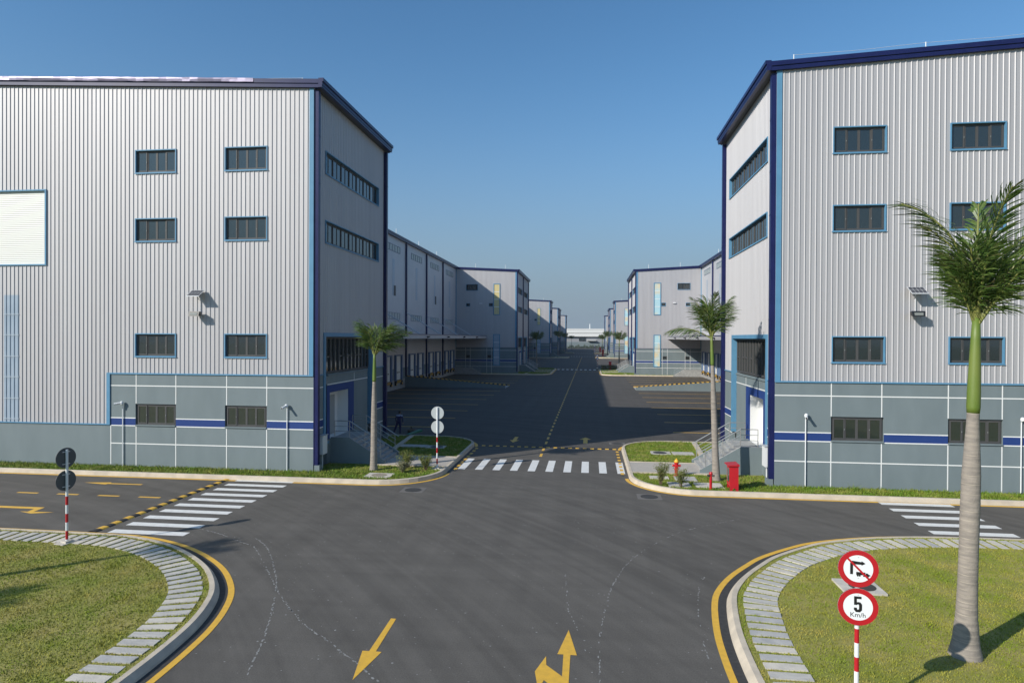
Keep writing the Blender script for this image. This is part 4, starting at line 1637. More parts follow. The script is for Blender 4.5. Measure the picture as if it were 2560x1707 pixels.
# ------------------------------------------------------------------ wall fittings on the two near gables
def flood(x, nm):
    y = YF - 0.03
    root = empty("solar_light", (x, y, 9.0))
    tag(root, "solar wall light with a tilted panel above a black lamp, on the nearest %s gable" % nm, "wall light", "solar lights on the gables")
    w = 0.36
    mb = MB()
    mb.hexa([(x - w, y - 0.62, 9.40), (x + w, y - 0.62, 9.40), (x + w, y - 0.10, 9.74), (x - w, y - 0.10, 9.74),
             (x - w, y - 0.62, 9.43), (x + w, y - 0.62, 9.43), (x + w, y - 0.10, 9.77), (x - w, y - 0.10, 9.77)], 0)
    pn = mb.build("solar_panel", "galvanised", root)
    mb = MB()
    for k in range(4):
        a = x - w + 0.03 + k * 0.17
        for j in range(2):
            t0, t1 = 0.06 + j * 0.46, 0.06 + j * 0.46 + 0.42
            q = lambda a_, t: (a_, y - 0.62 + 0.52 * t, 9.436 + 0.34 * t)
            mb.face((q(a, t0), q(a + 0.155, t0), q(a + 0.155, t1), q(a, t1)))
    mb.build("solar_cells", "solar_cell", pn)
    mb = MB()
    mb.tube([(x, y, 9.45), (x, y - 0.36, 9.56)], 0.025, 6)
    mb.tube([(x, y, 9.25), (x, y - 0.28, 9.5)], 0.018, 6)
    mb.build("bracket", "galvanised", root)
    mb = MB()
    mb.tube([(x + 0.08, y - 0.02, 9.4), (x + 0.08, y - 0.02, 8.62)], 0.018, 6)
    mb.build("conduit", "galvanised", root)
    mb = MB()
    mb.hexa([(x - 0.28, y - 0.52, 8.36), (x + 0.28, y - 0.52, 8.36), (x + 0.22, y - 0.16, 8.44), (x - 0.22, y - 0.16, 8.44),
             (x - 0.30, y - 0.46, 8.62), (x + 0.30, y - 0.46, 8.62), (x + 0.22, y - 0.12, 8.60), (x - 0.22, y - 0.12, 8.60)], 0)
    mb.tube([(x, y, 8.45), (x, y - 0.15, 8.5)], 0.04, 6)
    lp = mb.build("lamp_head", "black_metal", root)
    mb = MB()
    mb.face([(x - 0.19, y - 0.519, 8.415), (x + 0.19, y - 0.519, 8.415), (x + 0.20, y - 0.492, 8.545), (x - 0.20, y - 0.492, 8.545)])
    mb.build("lamp_glass", "lamp_glass", lp)


flood(-20.95, "left")
flood(15.15, "right")


def cctv(x, aim, label):
    y = YF - 0.02
    root = empty("security_camera", (x, y, 0.2))
    tag(root, label, "camera", "security cameras on thin poles")
    mb = MB()
    mb.tube([(x, y - 0.04, 0.15), (x, y - 0.04, 3.55)], 0.028, 8)
    mb.build("pole", "camera_white", root)
    mb = MB()
    mb.lathe([(0.02, 3.53), (0.085, 3.56), (0.09, 3.66), (0.05, 3.72), (0.01, 3.73)], x, y - 0.12, 12)
    mb.build("mount", "camera_white", root)
    mb = MB()
    d = Vector((aim, -0.8, -0.25)).normalized()
    c = Vector((x, y - 0.14, 3.64))
    mb.tube([c, c + d * 0.36], [0.055, 0.06], 10)
    cb = mb.build("camera_body", "camera_white", root, smooth=False)
    mb = MB()
    mb.tube([c + d * 0.361, c + d * 0.366], [0.045, 0.045], 10)
    mb.build("lens", "black_metal", cb)


cctv(-25.41, -1.2, "white security camera pointing left on a thin pole beside the light blue trim, left gable")
cctv(-15.93, -0.2, "white security camera facing forward on a thin pole near the corner of the left gable")
cctv(10.32, -0.25, "white security camera on a thin pole near the corner of the right gable")
cctv(19.85, 0.3, "white security camera on a thin pole at the right edge of the photo")

for m, lab in ((-1, "grey electrical box on the shaded corner of the nearest left warehouse"), (1, "white electrical box beside the navy downpipe of the nearest right warehouse")):
    x = AX + m * U0
    root = empty("electrical_box", (x, YF + 0.95, 1.0))
    tag(root, lab, "electrical box", "electrical boxes")
    mb = MB()
    mb.box(x - m * 0.02, x - m * 0.26, YF + 0.62, YF + 1.22, 0.95, 1.95)
    mb.build("cabinet", "camera_white", root)
    mb = MB()
    mb.box(x - m * 0.02, x - m * 0.30, YF + 0.58, YF + 1.26, 1.95, 1.98)
    mb.build("hood", "galvanised", root)
    mb = MB()
    mb.tube([(x - m * 0.12, YF + 0.9, 0.1), (x - m * 0.12, YF + 0.9, 0.95)], 0.03, 6)
    mb.build("conduit", "camera_white", root)

# ------------------------------------------------------------------ signs
def disc(mb, cx, y, cz, r, mi, n=40):
    mb.face([(cx + r * math.cos(2 * math.pi * k / n), y, cz + r * math.sin(2 * math.pi * k / n)) for k in range(n)], mi)


def ring(mb, cx, y, cz, r0, r1, mi, n=40):
    for k in range(n):
        a, b = 2 * math.pi * k / n, 2 * math.pi * (k + 1) / n
        mb.face([(cx + r0 * math.cos(a), y, cz + r0 * math.sin(a)), (cx + r1 * math.cos(a), y, cz + r1 * math.sin(a)),
                 (cx + r1 * math.cos(b), y, cz + r1 * math.sin(b)), (cx + r0 * math.cos(b), y, cz + r0 * math.sin(b))], mi)


def text_mesh(body, size, name):
    cu = bpy.data.curves.new(name, 'FONT')
    cu.body = body
    cu.size = size
    cu.align_x = 'CENTER'
    cu.align_y = 'CENTER'
    ob = bpy.data.objects.new(name, cu)
    COL.objects.link(ob)
    dg = bpy.context.evaluated_depsgraph_get()
    me = bpy.data.meshes.new_from_object(ob.evaluated_get(dg))
    bpy.data.objects.remove(ob)
    bpy.data.curves.remove(cu)
    me.name = name
    me.materials.clear()
    me.materials.append(MATS["sign_black"])
    return me


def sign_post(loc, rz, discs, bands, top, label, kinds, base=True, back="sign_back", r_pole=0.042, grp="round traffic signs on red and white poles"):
    """local frame: disc fronts face -Y"""
    root = empty("traffic_sign", loc, rz)
    tag(root, label, "traffic sign", grp)
    mb = MB()
    n = 14
    zs = [0.0] + bands + [top]
    for k in range(len(zs) - 1):
        mb.lathe([(r_pole, zs[k]), (r_pole, zs[k + 1])], 0, 0, n, k % 2)
    mb2 = MB()
    mb.build("pole", ["pole_white", "sign_red"], root, smooth=False, origin=(0, 0, 0))
    if base:
        mb = MB()
        mb.box(-0.14, 0.14, -0.14, 0.14, -0.05, 0.09)
        mb.box(-0.30, 0.30, -0.22, 0.22, -0.05, 0.03)
        mb.build("footing", "slab_stone_pale", root, origin=(0, 0, 0))
    R0 = 0.35
    for cz, kd in zip(discs, kinds):
        mb = MB()
        y = -r_pole - 0.02
        # dished plate: front, rim and back
        nn = 40
        f = [mb.p((R0 * math.cos(2 * math.pi * k / nn), y, cz + R0 * math.sin(2 * math.pi * k / nn))) for k in range(nn)]
        b = [mb.p((R0 * math.cos(2 * math.pi * k / nn), y + 0.018, cz + R0 * math.sin(2 * math.pi * k / nn))) for k in range(nn)]
        mb.facei(f, 0)
        mb.facei(b[::-1], 1)
        for k in range(nn):
            mb.facei((f[k], f[(k + 1) % nn], b[(k + 1) % nn], b[k]), 1)
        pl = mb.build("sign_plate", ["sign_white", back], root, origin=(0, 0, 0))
        mb = MB()
        ring(mb, 0, y - 0.002, cz, 0.255, 0.349, 0)
        mb.build("red_ring", "sign_red", pl, origin=(0, 0, 0))
        mb = MB()
        for dz in (-0.21, 0.21):
            mb.box(-0.13, 0.13, y + 0.019, y + 0.034, cz + dz - 0.014, cz + dz + 0.014)
        mb.build("clamp", "galvanised", pl, origin=(0, 0, 0))
        if kd == "turn":
            mb = MB()
            yy = y - 0.003
            mb.face([(-0.14, yy, cz - 0.11), (-0.09, yy, cz - 0.11), (-0.09, yy, cz + 0.08), (-0.14, yy, cz + 0.10)])
            mb.face([(-0.14, yy, cz + 0.10), (-0.09, yy, cz + 0.08), (0.055, yy, cz + 0.08), (0.055, yy, cz + 0.13), (-0.11, yy, cz + 0.145)])
            mb.face([(0.055, yy, cz + 0.065), (0.125, yy, cz + 0.105), (0.055, yy, cz + 0.148)])
            mb.build("arrow_symbol", "sign_black", pl, origin=(0, 0, 0))
            mb = MB()
            mb.face([(-0.035, yy, cz - 0.115), (0.12, yy, cz - 0.115), (0.12, yy, cz - 0.06), (-0.035, yy, cz - 0.06)])
            mb.face([(0.127, yy, cz - 0.125), (0.205, yy, cz - 0.125), (0.205, yy, cz - 0.105), (0.175, yy, cz - 0.092), (0.16, yy, cz - 0.075), (0.127, yy, cz - 0.075)])
            for wx in (-0.01, 0.025, 0.10, 0.165):
                disc(mb, wx, yy - 0.0006, cz - 0.128, 0.017, 0, 14)
            mb.build("lorry_symbol", "sign_black", pl, origin=(0, 0, 0))
            mb = MB()
            c, s = math.cos(R(-45)), math.sin(R(-45))
            mb.face([(x * c - z * s, y - 0.005, cz + x * s + z * c) for x, z in ((-0.262, -0.018), (0.262, -0.018), (0.262, 0.018), (-0.262, 0.018))])
            mb.build("red_bar", "sign_red", pl, origin=(0, 0, 0))
        if kd == "speed":
            mb = MB()
            yy = y - 0.003
            g = 0.05
            # figure 5
            P5 = [(0.060, 0.178), (-0.068, 0.178), (-0.068, 0.015), (-0.020, 0.015), (0.0, 0.032), (0.018, 0.015), (0.018, -0.055), (0.0, -0.075), (-0.018, -0.058), (-0.018, -0.035), (-0.070, -0.035), (-0.070, -0.075), (-0.035, -0.118), (0.035, -0.118), (0.070, -0.075), (0.070, 0.030), (0.042, 0.070), (0.0, 0.074), (-0.020, 0.066), (-0.020, 0.132), (0.060, 0.132)]
            I = [mb.p((q[0], yy, cz + q[1] + 0.02)) for q in P5]
            for t in tessellate_polygon([[Vector((q[0], q[1], 0)) for q in P5]]):
                mb.facei([I[k] for k in t])
            mb.build("figure", "sign_black", pl, origin=(0, 0, 0))
            tm = text_mesh("Km/h", 0.125, "lettering")
            inst("lettering", tm, pl, (0, yy, cz - 0.155), rot=(math.pi / 2, 0, 0))
        if kd in ("turn", "speed"):
            for dz in ((0.215, -0.175) if kd == "turn" else (0.225,)):
                mb = MB()
                disc(mb, 0.0, y - 0.006, cz + dz, 0.007, 0, 8)
                mb.build("bolt", "steel", pl, origin=(0, 0, 0))
    return root


sign_post((5.05, 12.8, 0.15), math.atan2(5.05, 12.8) * -0.35, [2.83, 2.11], [0.33, 0.60, 0.87, 1.14, 1.41, 1.68][::1], 3.08,
          "traffic sign facing the viewer, no right turn for lorries above 5 Km/h", ["turn", "speed"])
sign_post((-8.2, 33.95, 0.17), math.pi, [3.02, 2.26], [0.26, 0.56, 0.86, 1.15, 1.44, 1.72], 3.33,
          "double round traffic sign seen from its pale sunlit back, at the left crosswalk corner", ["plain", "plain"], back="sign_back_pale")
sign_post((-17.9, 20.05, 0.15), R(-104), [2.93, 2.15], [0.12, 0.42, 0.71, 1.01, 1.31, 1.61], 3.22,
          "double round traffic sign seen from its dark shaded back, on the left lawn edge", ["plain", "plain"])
sign_post((1.75, 152.5, 0.15), 0.0, [3.0, 2.25], [0.3, 0.6, 0.9, 1.2, 1.5, 1.8][:4] + [1.5, 1.8], 3.35,
          "distant double traffic sign with pale discs beyond the far crosswalk, right kerb", ["plain", "plain"])
sign_post((1.9, 250.0, 0.15), 0.0, [3.9, 2.9, 1.9], [0.3, 0.6, 0.9, 1.2, 1.5, 1.8][:4] + [1.5, 1.8], 4.3,
          "far off triple stack of round red signs on the right kerb of the street", ["plain", "plain", "plain"])

# ------------------------------------------------------------------ palms
def frond_mesh(seed, L, droop, lw, ll, cut=1.0, nleaf=46, plum=0.6, curl=0.0):
    rr = random.Random(seed)
    mb = MB()
    N = 16
    pts, d, p = [], Vector((1, 0, 0)), Vector((0, 0, 0))
    ang = 0.0
    lat = 0.0
    for k in range(N + 1):
        pts.append(p.copy())
        ang = -droop * (k / N) ** 1.6
        lat = curl * (k / N) ** 2
        d = Vector((math.cos(ang) * math.cos(lat), math.cos(ang) * math.sin(lat), math.sin(ang)))
        p = p + d * (L / N)
    nk = int(N * cut)
    mb.tube(pts[:nk + 1], [0.035 * (1 - 0.8 * k / N) + 0.004 for k in range(nk + 1)], 6, 1)
    for i in range(nleaf):
        t = 0.12 + 0.87 * cut * i / nleaf
        f = t * N
        k = min(int(f), N - 1)
        q = pts[k] + (pts[k + 1] - pts[k]) * (f - k)
        tg = (pts[k + 1] - pts[k]).normalized()
        up = tg.cross(Vector((0, 1, 0))).normalized()
        up = -up if up.z < 0 else up
        sd = tg.cross(up).normalized()
        ln = ll * (0.45 + 0.75 * math.sin(math.pi * min(1, 0.12 + t * 0.9))) * rr.uniform(0.8, 1.1)
        for s in (-1, 1):
            if rr.random() < 0.14:
                continue
            el = rr.uniform(-plum, plum)
            fwd = 0.75 + 0.8 * t + rr.uniform(-.25, .25)
            v = (sd * s * math.cos(el) + up * math.sin(el) + tg * fwd).normalized()
            w = lw * rr.uniform(0.8, 1.2)
            wd = v.cross(up + sd * s * 0.3).normalized() * w
            g = Vector((0, 0, -1))
            a0 = q
            a1 = q + v * ln * 0.45 + g * ln * 0.05
            v2 = (v + g * rr.uniform(0.4, 1.2)).normalized()
            a2 = a1 + v2 * ln * 0.35
            v3 = (v2 + g * rr.uniform(0.6, 1.9)).normalized()
            a3 = a2 + v3 * ln * 0.28
            mi = 2 if rr.random() < 0.12 else 0
            mb.face((a0 - wd * 0.4, a0 + wd * 0.4, a1 + wd, a1 - wd), mi)
            mb.face((a1 - wd, a1 + wd, a2 + wd * 0.75, a2 - wd * 0.75), mi)
            mb.face((a2 - wd * 0.75, a2 + wd * 0.75, a3), mi)
    return mb.mesh("frond", ["leaf", "rachis", "leaf_dry"])


FR = [frond_mesh(1, 2.75, 1.25, 0.015, 0.66, nleaf=66, plum=0.9), frond_mesh(2, 2.7, 0.75, 0.015, 0.62, nleaf=66, plum=1.0), frond_mesh(3, 2.3, 1.15, 0.016, 0.72, nleaf=60, curl=0.45),
      frond_mesh(4, 2.0, 0.25, 0.016, 0.68, cut=0.75, nleaf=54, plum=1.0), frond_mesh(5, 2.6, 1.05, 0.015, 0.66, nleaf=62, curl=-0.6, plum=1.0), frond_mesh(6, 1.3, 0.2, 0.014, 0.5, cut=0.9, nleaf=40, plum=1.0)]


def palm(loc, prof, z_green, z_top, fronds, label, scale=1.0, lean=(0, 0), grp="royal palms along the road", rings=True):
    """prof: (radius, z) from the ground to z_green; fronds: (mesh index, azimuth deg, elevation deg, scale, roll)"""
    root = empty("palm_tree", loc)
    tag(root, label, "palm tree", grp)
    rr = random.Random(int(abs(loc[0]) * 100 + loc[1]))
    lx = lambda z: (lean[0] * (z / z_top), lean[1] * (z / z_top))
    # trunk with leaf-scar rings
    zs, rad = [], []
    z = 0.0
    out = []
    P = prof
    def rad_at(z):
        for (r0, z0), (r1, z1) in zip(P[:-1], P[1:]):
            if z0 <= z <= z1:
                return r0 + (r1 - r0) * (z - z0) / (z1 - z0)
        return P[-1][0]
    step = 0.16
    mb = MB()
    n = 18
    rowz, rowr, rowm = [], [], []
    while z < z_green - 0.02:
        hh = step * (0.75 + 0.9 * z / z_green) * rr.uniform(0.8, 1.2)
        z1 = min(z + hh, z_green)
        r0 = rad_at(z)
        rowz += [z, z1 - 0.018]
        rowr += [r0, rad_at(z1)]
        rowm += [0, 1]
        z = z1
    rowz.append(z_green)
    rowr.append(rad_at(z_green))
    prev = None
    for k, (zz_, r_) in enumerate(zip(rowz, rowr)):
        ox, oy = lx(zz_)
        bulge = 1.0 + (0.02 if k % 2 else 0.0)
        ringv = [mb.p((ox + r_ * bulge * math.cos(2 * math.pi * j / n), oy + r_ * bulge * math.sin(2 * math.pi * j / n), zz_)) for j in range(n)]
        if prev:
            for j in range(n):
                mb.facei((prev[j], prev[(j + 1) % n], ringv[(j + 1) % n], ringv[j]), rowm[k - 1])
        prev = ringv
    mb.build("trunk", ["trunk_bark", "trunk_ring"], root, origin=(0, 0, 0), smooth=True)
    # green crownshaft
    mb = MB()
    rg = rad_at(z_green)
    pts, rads = [], []
    for t in (0, 0.06, 0.2, 0.45, 0.75, 1.0):
        zz_ = z_green + (z_top - z_green) * t
        ox, oy = lx(zz_)
        pts.append((ox, oy, zz_))
        rads.append(rg * (1.03, 1.12, 1.10, 0.98, 0.80, 0.62)[(0, 0.06, 0.2, 0.45, 0.75, 1.0).index(t)])
    mb.tube(pts, rads, 16)
    mb.build("crownshaft", "crownshaft", root, origin=(0, 0, 0), smooth=True)
    ox, oy = lx(z_top)
    for (mi, az, el, sc, roll) in fronds:
        b = 0.5 * rg
        o = inst("frond", FR[mi], root, (ox + b * math.cos(R(az)), oy + b * math.sin(R(az)), z_top - rr.uniform(0.0, 0.18)))
        o.rotation_euler = (R(roll), -R(el), R(az))
        o.scale = (sc, sc, sc)
    return root


near_fr = [(3, 175, 76, 0.95, 10), (0, 165, 87, 1.18, 0), (2, 205, 80, 0.8, -20), (3, 230, 70, 1.05, 15), (1, 285, 86, 1.1, -10), (3, 325, 64, 1.2, 20), (0, 0, 74, 1.15, 0),
           (4, 15, 74, 1.15, 10), (1, 60, 80, 1.15, 0), (3, 110, 72, 1.0, 0), (3, 200, 62, 0.75, 25), (3, 300, 56, 0.9, -15), (5, 260, 85, 1.3, 0), (1, 345, 58, 1.0, -15), (4, 190, 86, 0.95, 0),
           (3, 255, 68, 1.0, 30), (3, 20, 50, 1.15, 0)]
palm((8.48, 15.6, 0.15), [(0.34, 0.0), (0.27, 0.3), (0.215, 0.9), (0.195, 1.6), (0.19, 2.4), (0.192, 3.3), (0.185, 4.1), (0.150, 4.8), (0.125, 5.3), (0.122, 5.5)], 5.5, 7.7,
     near_fr, "tall royal palm with a thick ringed trunk on the right lawn, nearest the viewer", lean=(0.17, 0))
palm((6.35, 33.2, 0.15), [(0.24, 0.0), (0.20, 0.3), (0.165, 1.2), (0.155, 2.6), (0.14, 4.0), (0.10, 5.3), (0.085, 5.8)], 5.8, 7.35,
     [(2, 178, 30, 1.0, 0), (1, 165, 80, 0.85, 0), (3, 195, 64, 1.0, 0), (3, 235, 72, 1.0, 10), (1, 275, 86, 0.85, 0), (3, 310, 74, 1.0, 10), (3, 350, 62, 1.0, 10), (1, 10, 76, 0.85, 0), (3, 90, 76, 0.95, 0), (5, 200, 84, 1.5, 0), (3, 335, 50, 0.8, 0), (4, 40, 76, 0.85, 0)],
     "royal palm with one low frond hanging left, beside the sunlit right entrance stair", lean=(-0.28, 0))
palm((-11.5, 33.2, 0.15), [(0.23, 0.0), (0.19, 0.3), (0.165, 1.2), (0.16, 2.6), (0.14, 3.6), (0.105, 4.5), (0.095, 4.75)], 4.75, 6.35,
     [(3, 172, 66, 0.95, 0), (3, 190, 72, 1.1, 0), (1, 2, 46, 0.85, 0), (3, 335, 56, 1.0, 0), (4, 310, 54, 0.8, 0), (3, 250, 72, 0.85, 0), (3, 12, 50, 1.15, 0), (3, 90, 76, 0.9, 0), (5, 240, 84, 1.2, 0), (2, 350, 40, 0.75, 0), (3, 0, 64, 1.1, 0)],
     "royal palm with a spread V-shaped crown in front of the left entrance stair", lean=(0.03, 0))
# two palms whose shadows fall on the left lawn and crosswalk
gen = [(3, a, 50 + 14 * (k % 3), 0.85, 0) for k, a in enumerate(range(0, 360, 52))]
palm((-24.4, 11.0, 0.15), [(0.3, 0.0), (0.2, 0.9), (0.19, 3.0), (0.15, 4.8), (0.12, 5.4)], 5.4, 7.3, gen, "royal palm on the left lawn outside the picture, throwing the long shadow on the grass")
palm((-27.2, 6.0, 0.15), [(0.3, 0.0), (0.2, 0.9), (0.19, 3.0), (0.15, 4.8), (0.12, 5.4)], 5.4, 7.3, gen, "second royal palm on the left lawn outside the picture, farther from the crosswalk")
fp = [(6.75, 150.5, 0.5, "sunlit royal palm by the far right entrance stair", 1.0), (-12.6, 152.0, 0.0, "shaded royal palm before the far left gable block", 1.0),
      (6.9, 255.0, 0.0, "distant royal palm at the right kerb, left of the sunlit one", 1.15), (5.0, 262.0, 0.0, "distant royal palm with a brownish crown at the right kerb", 1.0),
      (-12.5, 252.0, 0.0, "distant dark royal palm in the shade of the second left warehouse", 1.15), (-12.4, 312.0, 0.0, "thin distant royal palm in shade near the farthest left warehouse", 1.1),
      (-11.4, 400.0, 0.0, "tiny thin palm in front of the white building", 1.0)]
for x, y, ln, lab, sc in fp:
    pr = [(0.24, 0.0), (0.19, 0.3), (0.165, 1.2), (0.155, 2.6), (0.13, 4.0), (0.10, 5.2)]
    o = palm((x, y, 0.15), pr, 5.2, 6.7, [(3, 180, 50, 1.2, 0), (3, 150, 66, 1.2, 0), (3, 20, 52, 1.3, 0), (3, 0, 62, 1.3, 0), (3, 260, 70, 1.2, 0), (1, 300, 80, 0.9, 0), (3, 80, 72, 1.2, 0), (5, 200, 84, 1.6, 0), (3, 200, 60, 1.2, 0), (1, 190, 76, 0.9, 0), (3, 340, 40, 1.1, 0)], lab, lean=(0, 0))
    o.scale = (sc, sc, sc)


# ------------------------------------------------------------------ shrubs
def shrub(loc, h, w, n, mtl, label, seed, leaf=0.05):
    rr = random.Random(seed)
    root = empty("shrub", loc)
    tag(root, label, "shrub", "small shrubs in the corner lawns")
    mb = MB()
    ml = MB()
    for k in range(n):
        a = rr.uniform(0, 2 * math.pi)
        sp = rr.uniform(0.1, 1.0) * w
        hh = h * rr.uniform(0.65, 1.0)
        p0 = Vector((rr.uniform(-.05, .05), rr.uniform(-.05, .05), 0))
        p2 = Vector((math.cos(a) * sp, math.sin(a) * sp, hh))
        p1 = p0.lerp(p2, 0.5) + Vector((0, 0, hh * 0.12))
        mb.tube([p0, p1, p2], [0.012, 0.008, 0.004], 4)
        for j in range(48):
            t = rr.uniform(0.25, 1.05)
            q = p0.lerp(p1, t * 2) if t < 0.5 else p1.lerp(p2, t * 2 - 1)
            q = q + Vector((rr.gauss(0, .05), rr.gauss(0, .05), rr.gauss(0, .04)))
            d = Vector((rr.gauss(0, 1), rr.gauss(0, 1), rr.gauss(0.3, 0.7))).normalized()
            s = d.cross(Vector((rr.gauss(0, 1), rr.gauss(0, 1), 1))).normalized()
            l, ww = leaf * rr.uniform(0.8, 1.6), leaf * 0.36
            ml.face((q, q + d * l * 0.5 + s * ww, q + d * l, q + d * l * 0.5 - s * ww))
    mb.build("stems", "twig", root, origin=(0, 0, 0))
    ml.build("foliage", mtl, root, origin=(0, 0, 0))


shrub((3.42, 31.6, 0.15), 1.15, 0.45, 26, "shrub_leaf", "taller leafy green shrub beside the yellow-capped hydrant", 1)
shrub((4.38, 31.45, 0.15), 0.95, 0.42, 20, "shrub_leaf", "thinner green shrub standing on the stone slab right of the taller one", 2)
shrub((-9.85, 33.9, 0.15), 0.95, 0.62, 34, "shrub_leaf", "wide bushy green shrub right of the left palm, behind the greyish one", 3)
shrub((-9.75, 32.75, 0.15), 0.6, 0.5, 30, "shrub_leaf_grey", "low greyish shrub in front of the wide green one, by the manhole slab", 4)
shrub((-8.75, 33.6, 0.15), 0.85, 0.5, 28, "shrub_leaf", "green shrub next to the pole of the pale-backed sign", 5)
for k in range(9):
    shrub((2.9 + (k % 5) * 0.7, 146.2 + (k // 5) * 1.3 + 0.3 * (k % 2), 0.15), 1.0, 0.5, 10, "shrub_leaf_grey", "sparse shrub in the far right corner bed", 60 + k, leaf=0.11)

# ------------------------------------------------------------------ hydrants and hose cabinet
def hydrant_tall(loc):
    root = empty("fire_hydrant", loc)
    tag(root, "red fire hydrant with a yellow cap behind the tall green shrub", "fire hydrant", "fire hydrants")
    mb = MB()
    mb.lathe([(0.14, 0.0), (0.14, 0.05), (0.085, 0.06), (0.085, 0.34), (0.12, 0.36), (0.12, 0.40), (0.095, 0.42), (0.095, 0.68), (0.125, 0.70), (0.125, 0.745), (0.10, 0.75)], 0, 0, 16)
    mb.build("body", "hydrant_red", root, origin=(0, 0, 0), smooth=False)
    mb = MB()
    mb.lathe([(0.115, 0.746), (0.11, 0.80), (0.07, 0.87), (0.03, 0.90), (0.03, 0.94), (0.01, 0.945)], 0, 0, 14)
    mb.build("bonnet", "hydrant_yellow", root, origin=(0, 0, 0))
    for d in ((-1, 0, 0), (1, 0, 0), (0, -1, 0)):
        mb = MB()
        v = Vector(d)
        mb.tube([v * 0.08 + Vector((0, 0, 0.57)), v * 0.19 + Vector((0, 0, 0.57))], [0.055, 0.055], 10)
        mb.tube([v * 0.19 + Vector((0, 0, 0.57)), v * 0.215 + Vector((0, 0, 0.57))], [0.07, 0.06], 8)
        mb.build("outlet", "hydrant_red", root, origin=(0, 0, 0))


def hydrant_pillar(loc):
    root = empty("fire_hydrant", loc)
    tag(root, "slim red standpipe hydrant with dark outlets at the kerb left of the red cabinet", "fire hydrant", "fire hydrants")
    mb = MB()
    mb.lathe([(0.11, 0.0), (0.11, 0.03), (0.065, 0.035), (0.062, 0.72), (0.085, 0.74), (0.085, 0.78), (0.07, 0.80), (0.05, 0.86), (0.01, 0.87)], 0, 0, 14)
    mb.build("body", "hydrant_red", root, origin=(0, 0, 0))
    for a in (-20, 200):
        mb = MB()
        v = Vector((math.cos(R(a)), math.sin(R(a)), -0.1))
        mb.tube([v * 0.05 + Vector((0, 0, 0.70)), v * 0.17 + Vector((0, 0, 0.70))], [0.05, 0.055], 10)
        mb.build("outlet", "iron", root, origin=(0, 0, 0))
    mb = MB()
    mb.tube([(-0.10, -0.04, 0.84), (0.10, -0.04, 0.84)], 0.014, 6)
    mb.build("valve_handle", "hydrant_red", root, origin=(0, 0, 0))


def hose_cabinet(loc):
    root = empty("hose_cabinet", loc)
    tag(root, "red fire hose cabinet on short legs with a glass front facing left", "hose cabinet")
    mb = MB()
    mb.box(-0.19, 0.19, -0.36, 0.36, 0.24, 1.17)
    mb.build("body", "cabinet_red", root, origin=(0, 0, 0))
    mb = MB()
    mb.hexa([(-0.30, -0.42, 1.18), (0.22, -0.42, 1.18), (0.22, 0.42, 1.18), (-0.30, 0.42, 1.18), (-0.30, -0.42, 1.22), (0.22, -0.42, 1.27), (0.22, 0.42, 1.27), (-0.30, 0.42, 1.22)])
    mb.build("roof", "cabinet_red", root, origin=(0, 0, 0))
    for yy in (-0.36, 0.30):
        mb = MB()
        mb.prism([(-0.19, 0.0), (-0.10, 0.0), (-0.05, 0.14), (0.05, 0.14), (0.10, 0.0), (0.19, 0.0), (0.19, 0.238), (-0.19, 0.238)], 1, yy, yy + 0.06)
        mb.build("leg_panel", "cabinet_red", root, origin=(0, 0, 0))
    mb = MB()
    mb.box(-0.205, -0.191, -0.31, 0.31, 0.30, 1.12)
    dr = mb.build("door", "cabinet_red", root, origin=(0, 0, 0))
    mb = MB()
    mb.box(-0.212, -0.206, -0.24, 0.24, 0.42, 1.04)
    mb.build("door_glass", "glass", dr, origin=(0, 0, 0))


hydrant_tall((4.48, 33.9, 0.15))
hydrant_pillar((5.70, 31.1, 0.15))
hose_cabinet((6.74, 31.3, 0.15))
for x, y, lab in ((4.55, 146.6, "distant red hydrant cabinet in the far right corner bed"), (5.0, 250.5, "farther red hydrant cabinet on the right kerb"), (4.9, 312.0, "farthest red hydrant cabinet beside the stacked red signs")):
    root = empty("hydrant_cabinet", (x, y, 0.15))
    tag(root, lab, "hydrant", "distant red hydrants")
    s = 1.0 if y < 200 else 1.5
    mb = MB()
    mb.box(-0.28 * s, 0.28 * s, -0.3, 0.3, 0.9, 1.75 * s)
    mb.box(-0.18 * s, 0.18 * s, -0.2, 0.2, 0.0, 0.895)
    mb.build("body", "cabinet_red", root, origin=(0, 0, 0))
    mb = MB()
    mb.box(-0.34 * s, 0.34 * s, -0.36, 0.36, 1.755 * s, 1.82 * s)
    mb.build("roof", "cabinet_red", root, origin=(0, 0, 0))


# ------------------------------------------------------------------ slabs and manhole covers
def manhole(cx, cy, w, l, z, label, cover=True, cmat='iron', off=(0, 0), r=0.34, grp="concrete inspection slabs in the grass", mtl="slab_stone_pale", rot=0.0):
    root = empty("manhole", (cx, cy, z), rot)
    tag(root, label, "manhole", grp)
    mb = MB()
    mb.box(-w / 2, w / 2, -l / 2, l / 2, -0.1, 0.06)
    mb.build("slab", mtl, root, origin=(0, 0, 0))
    if cover:
        mb = MB()
        mb.lathe([(r, 0.0), (r, 0.068), (r * 0.92, 0.07), (r * 0.9, 0.064), (r * 0.05, 0.066)], off[0], off[1], 28)
        mb.build("cover", cmat, root, origin=(0, 0, 0))
    return root


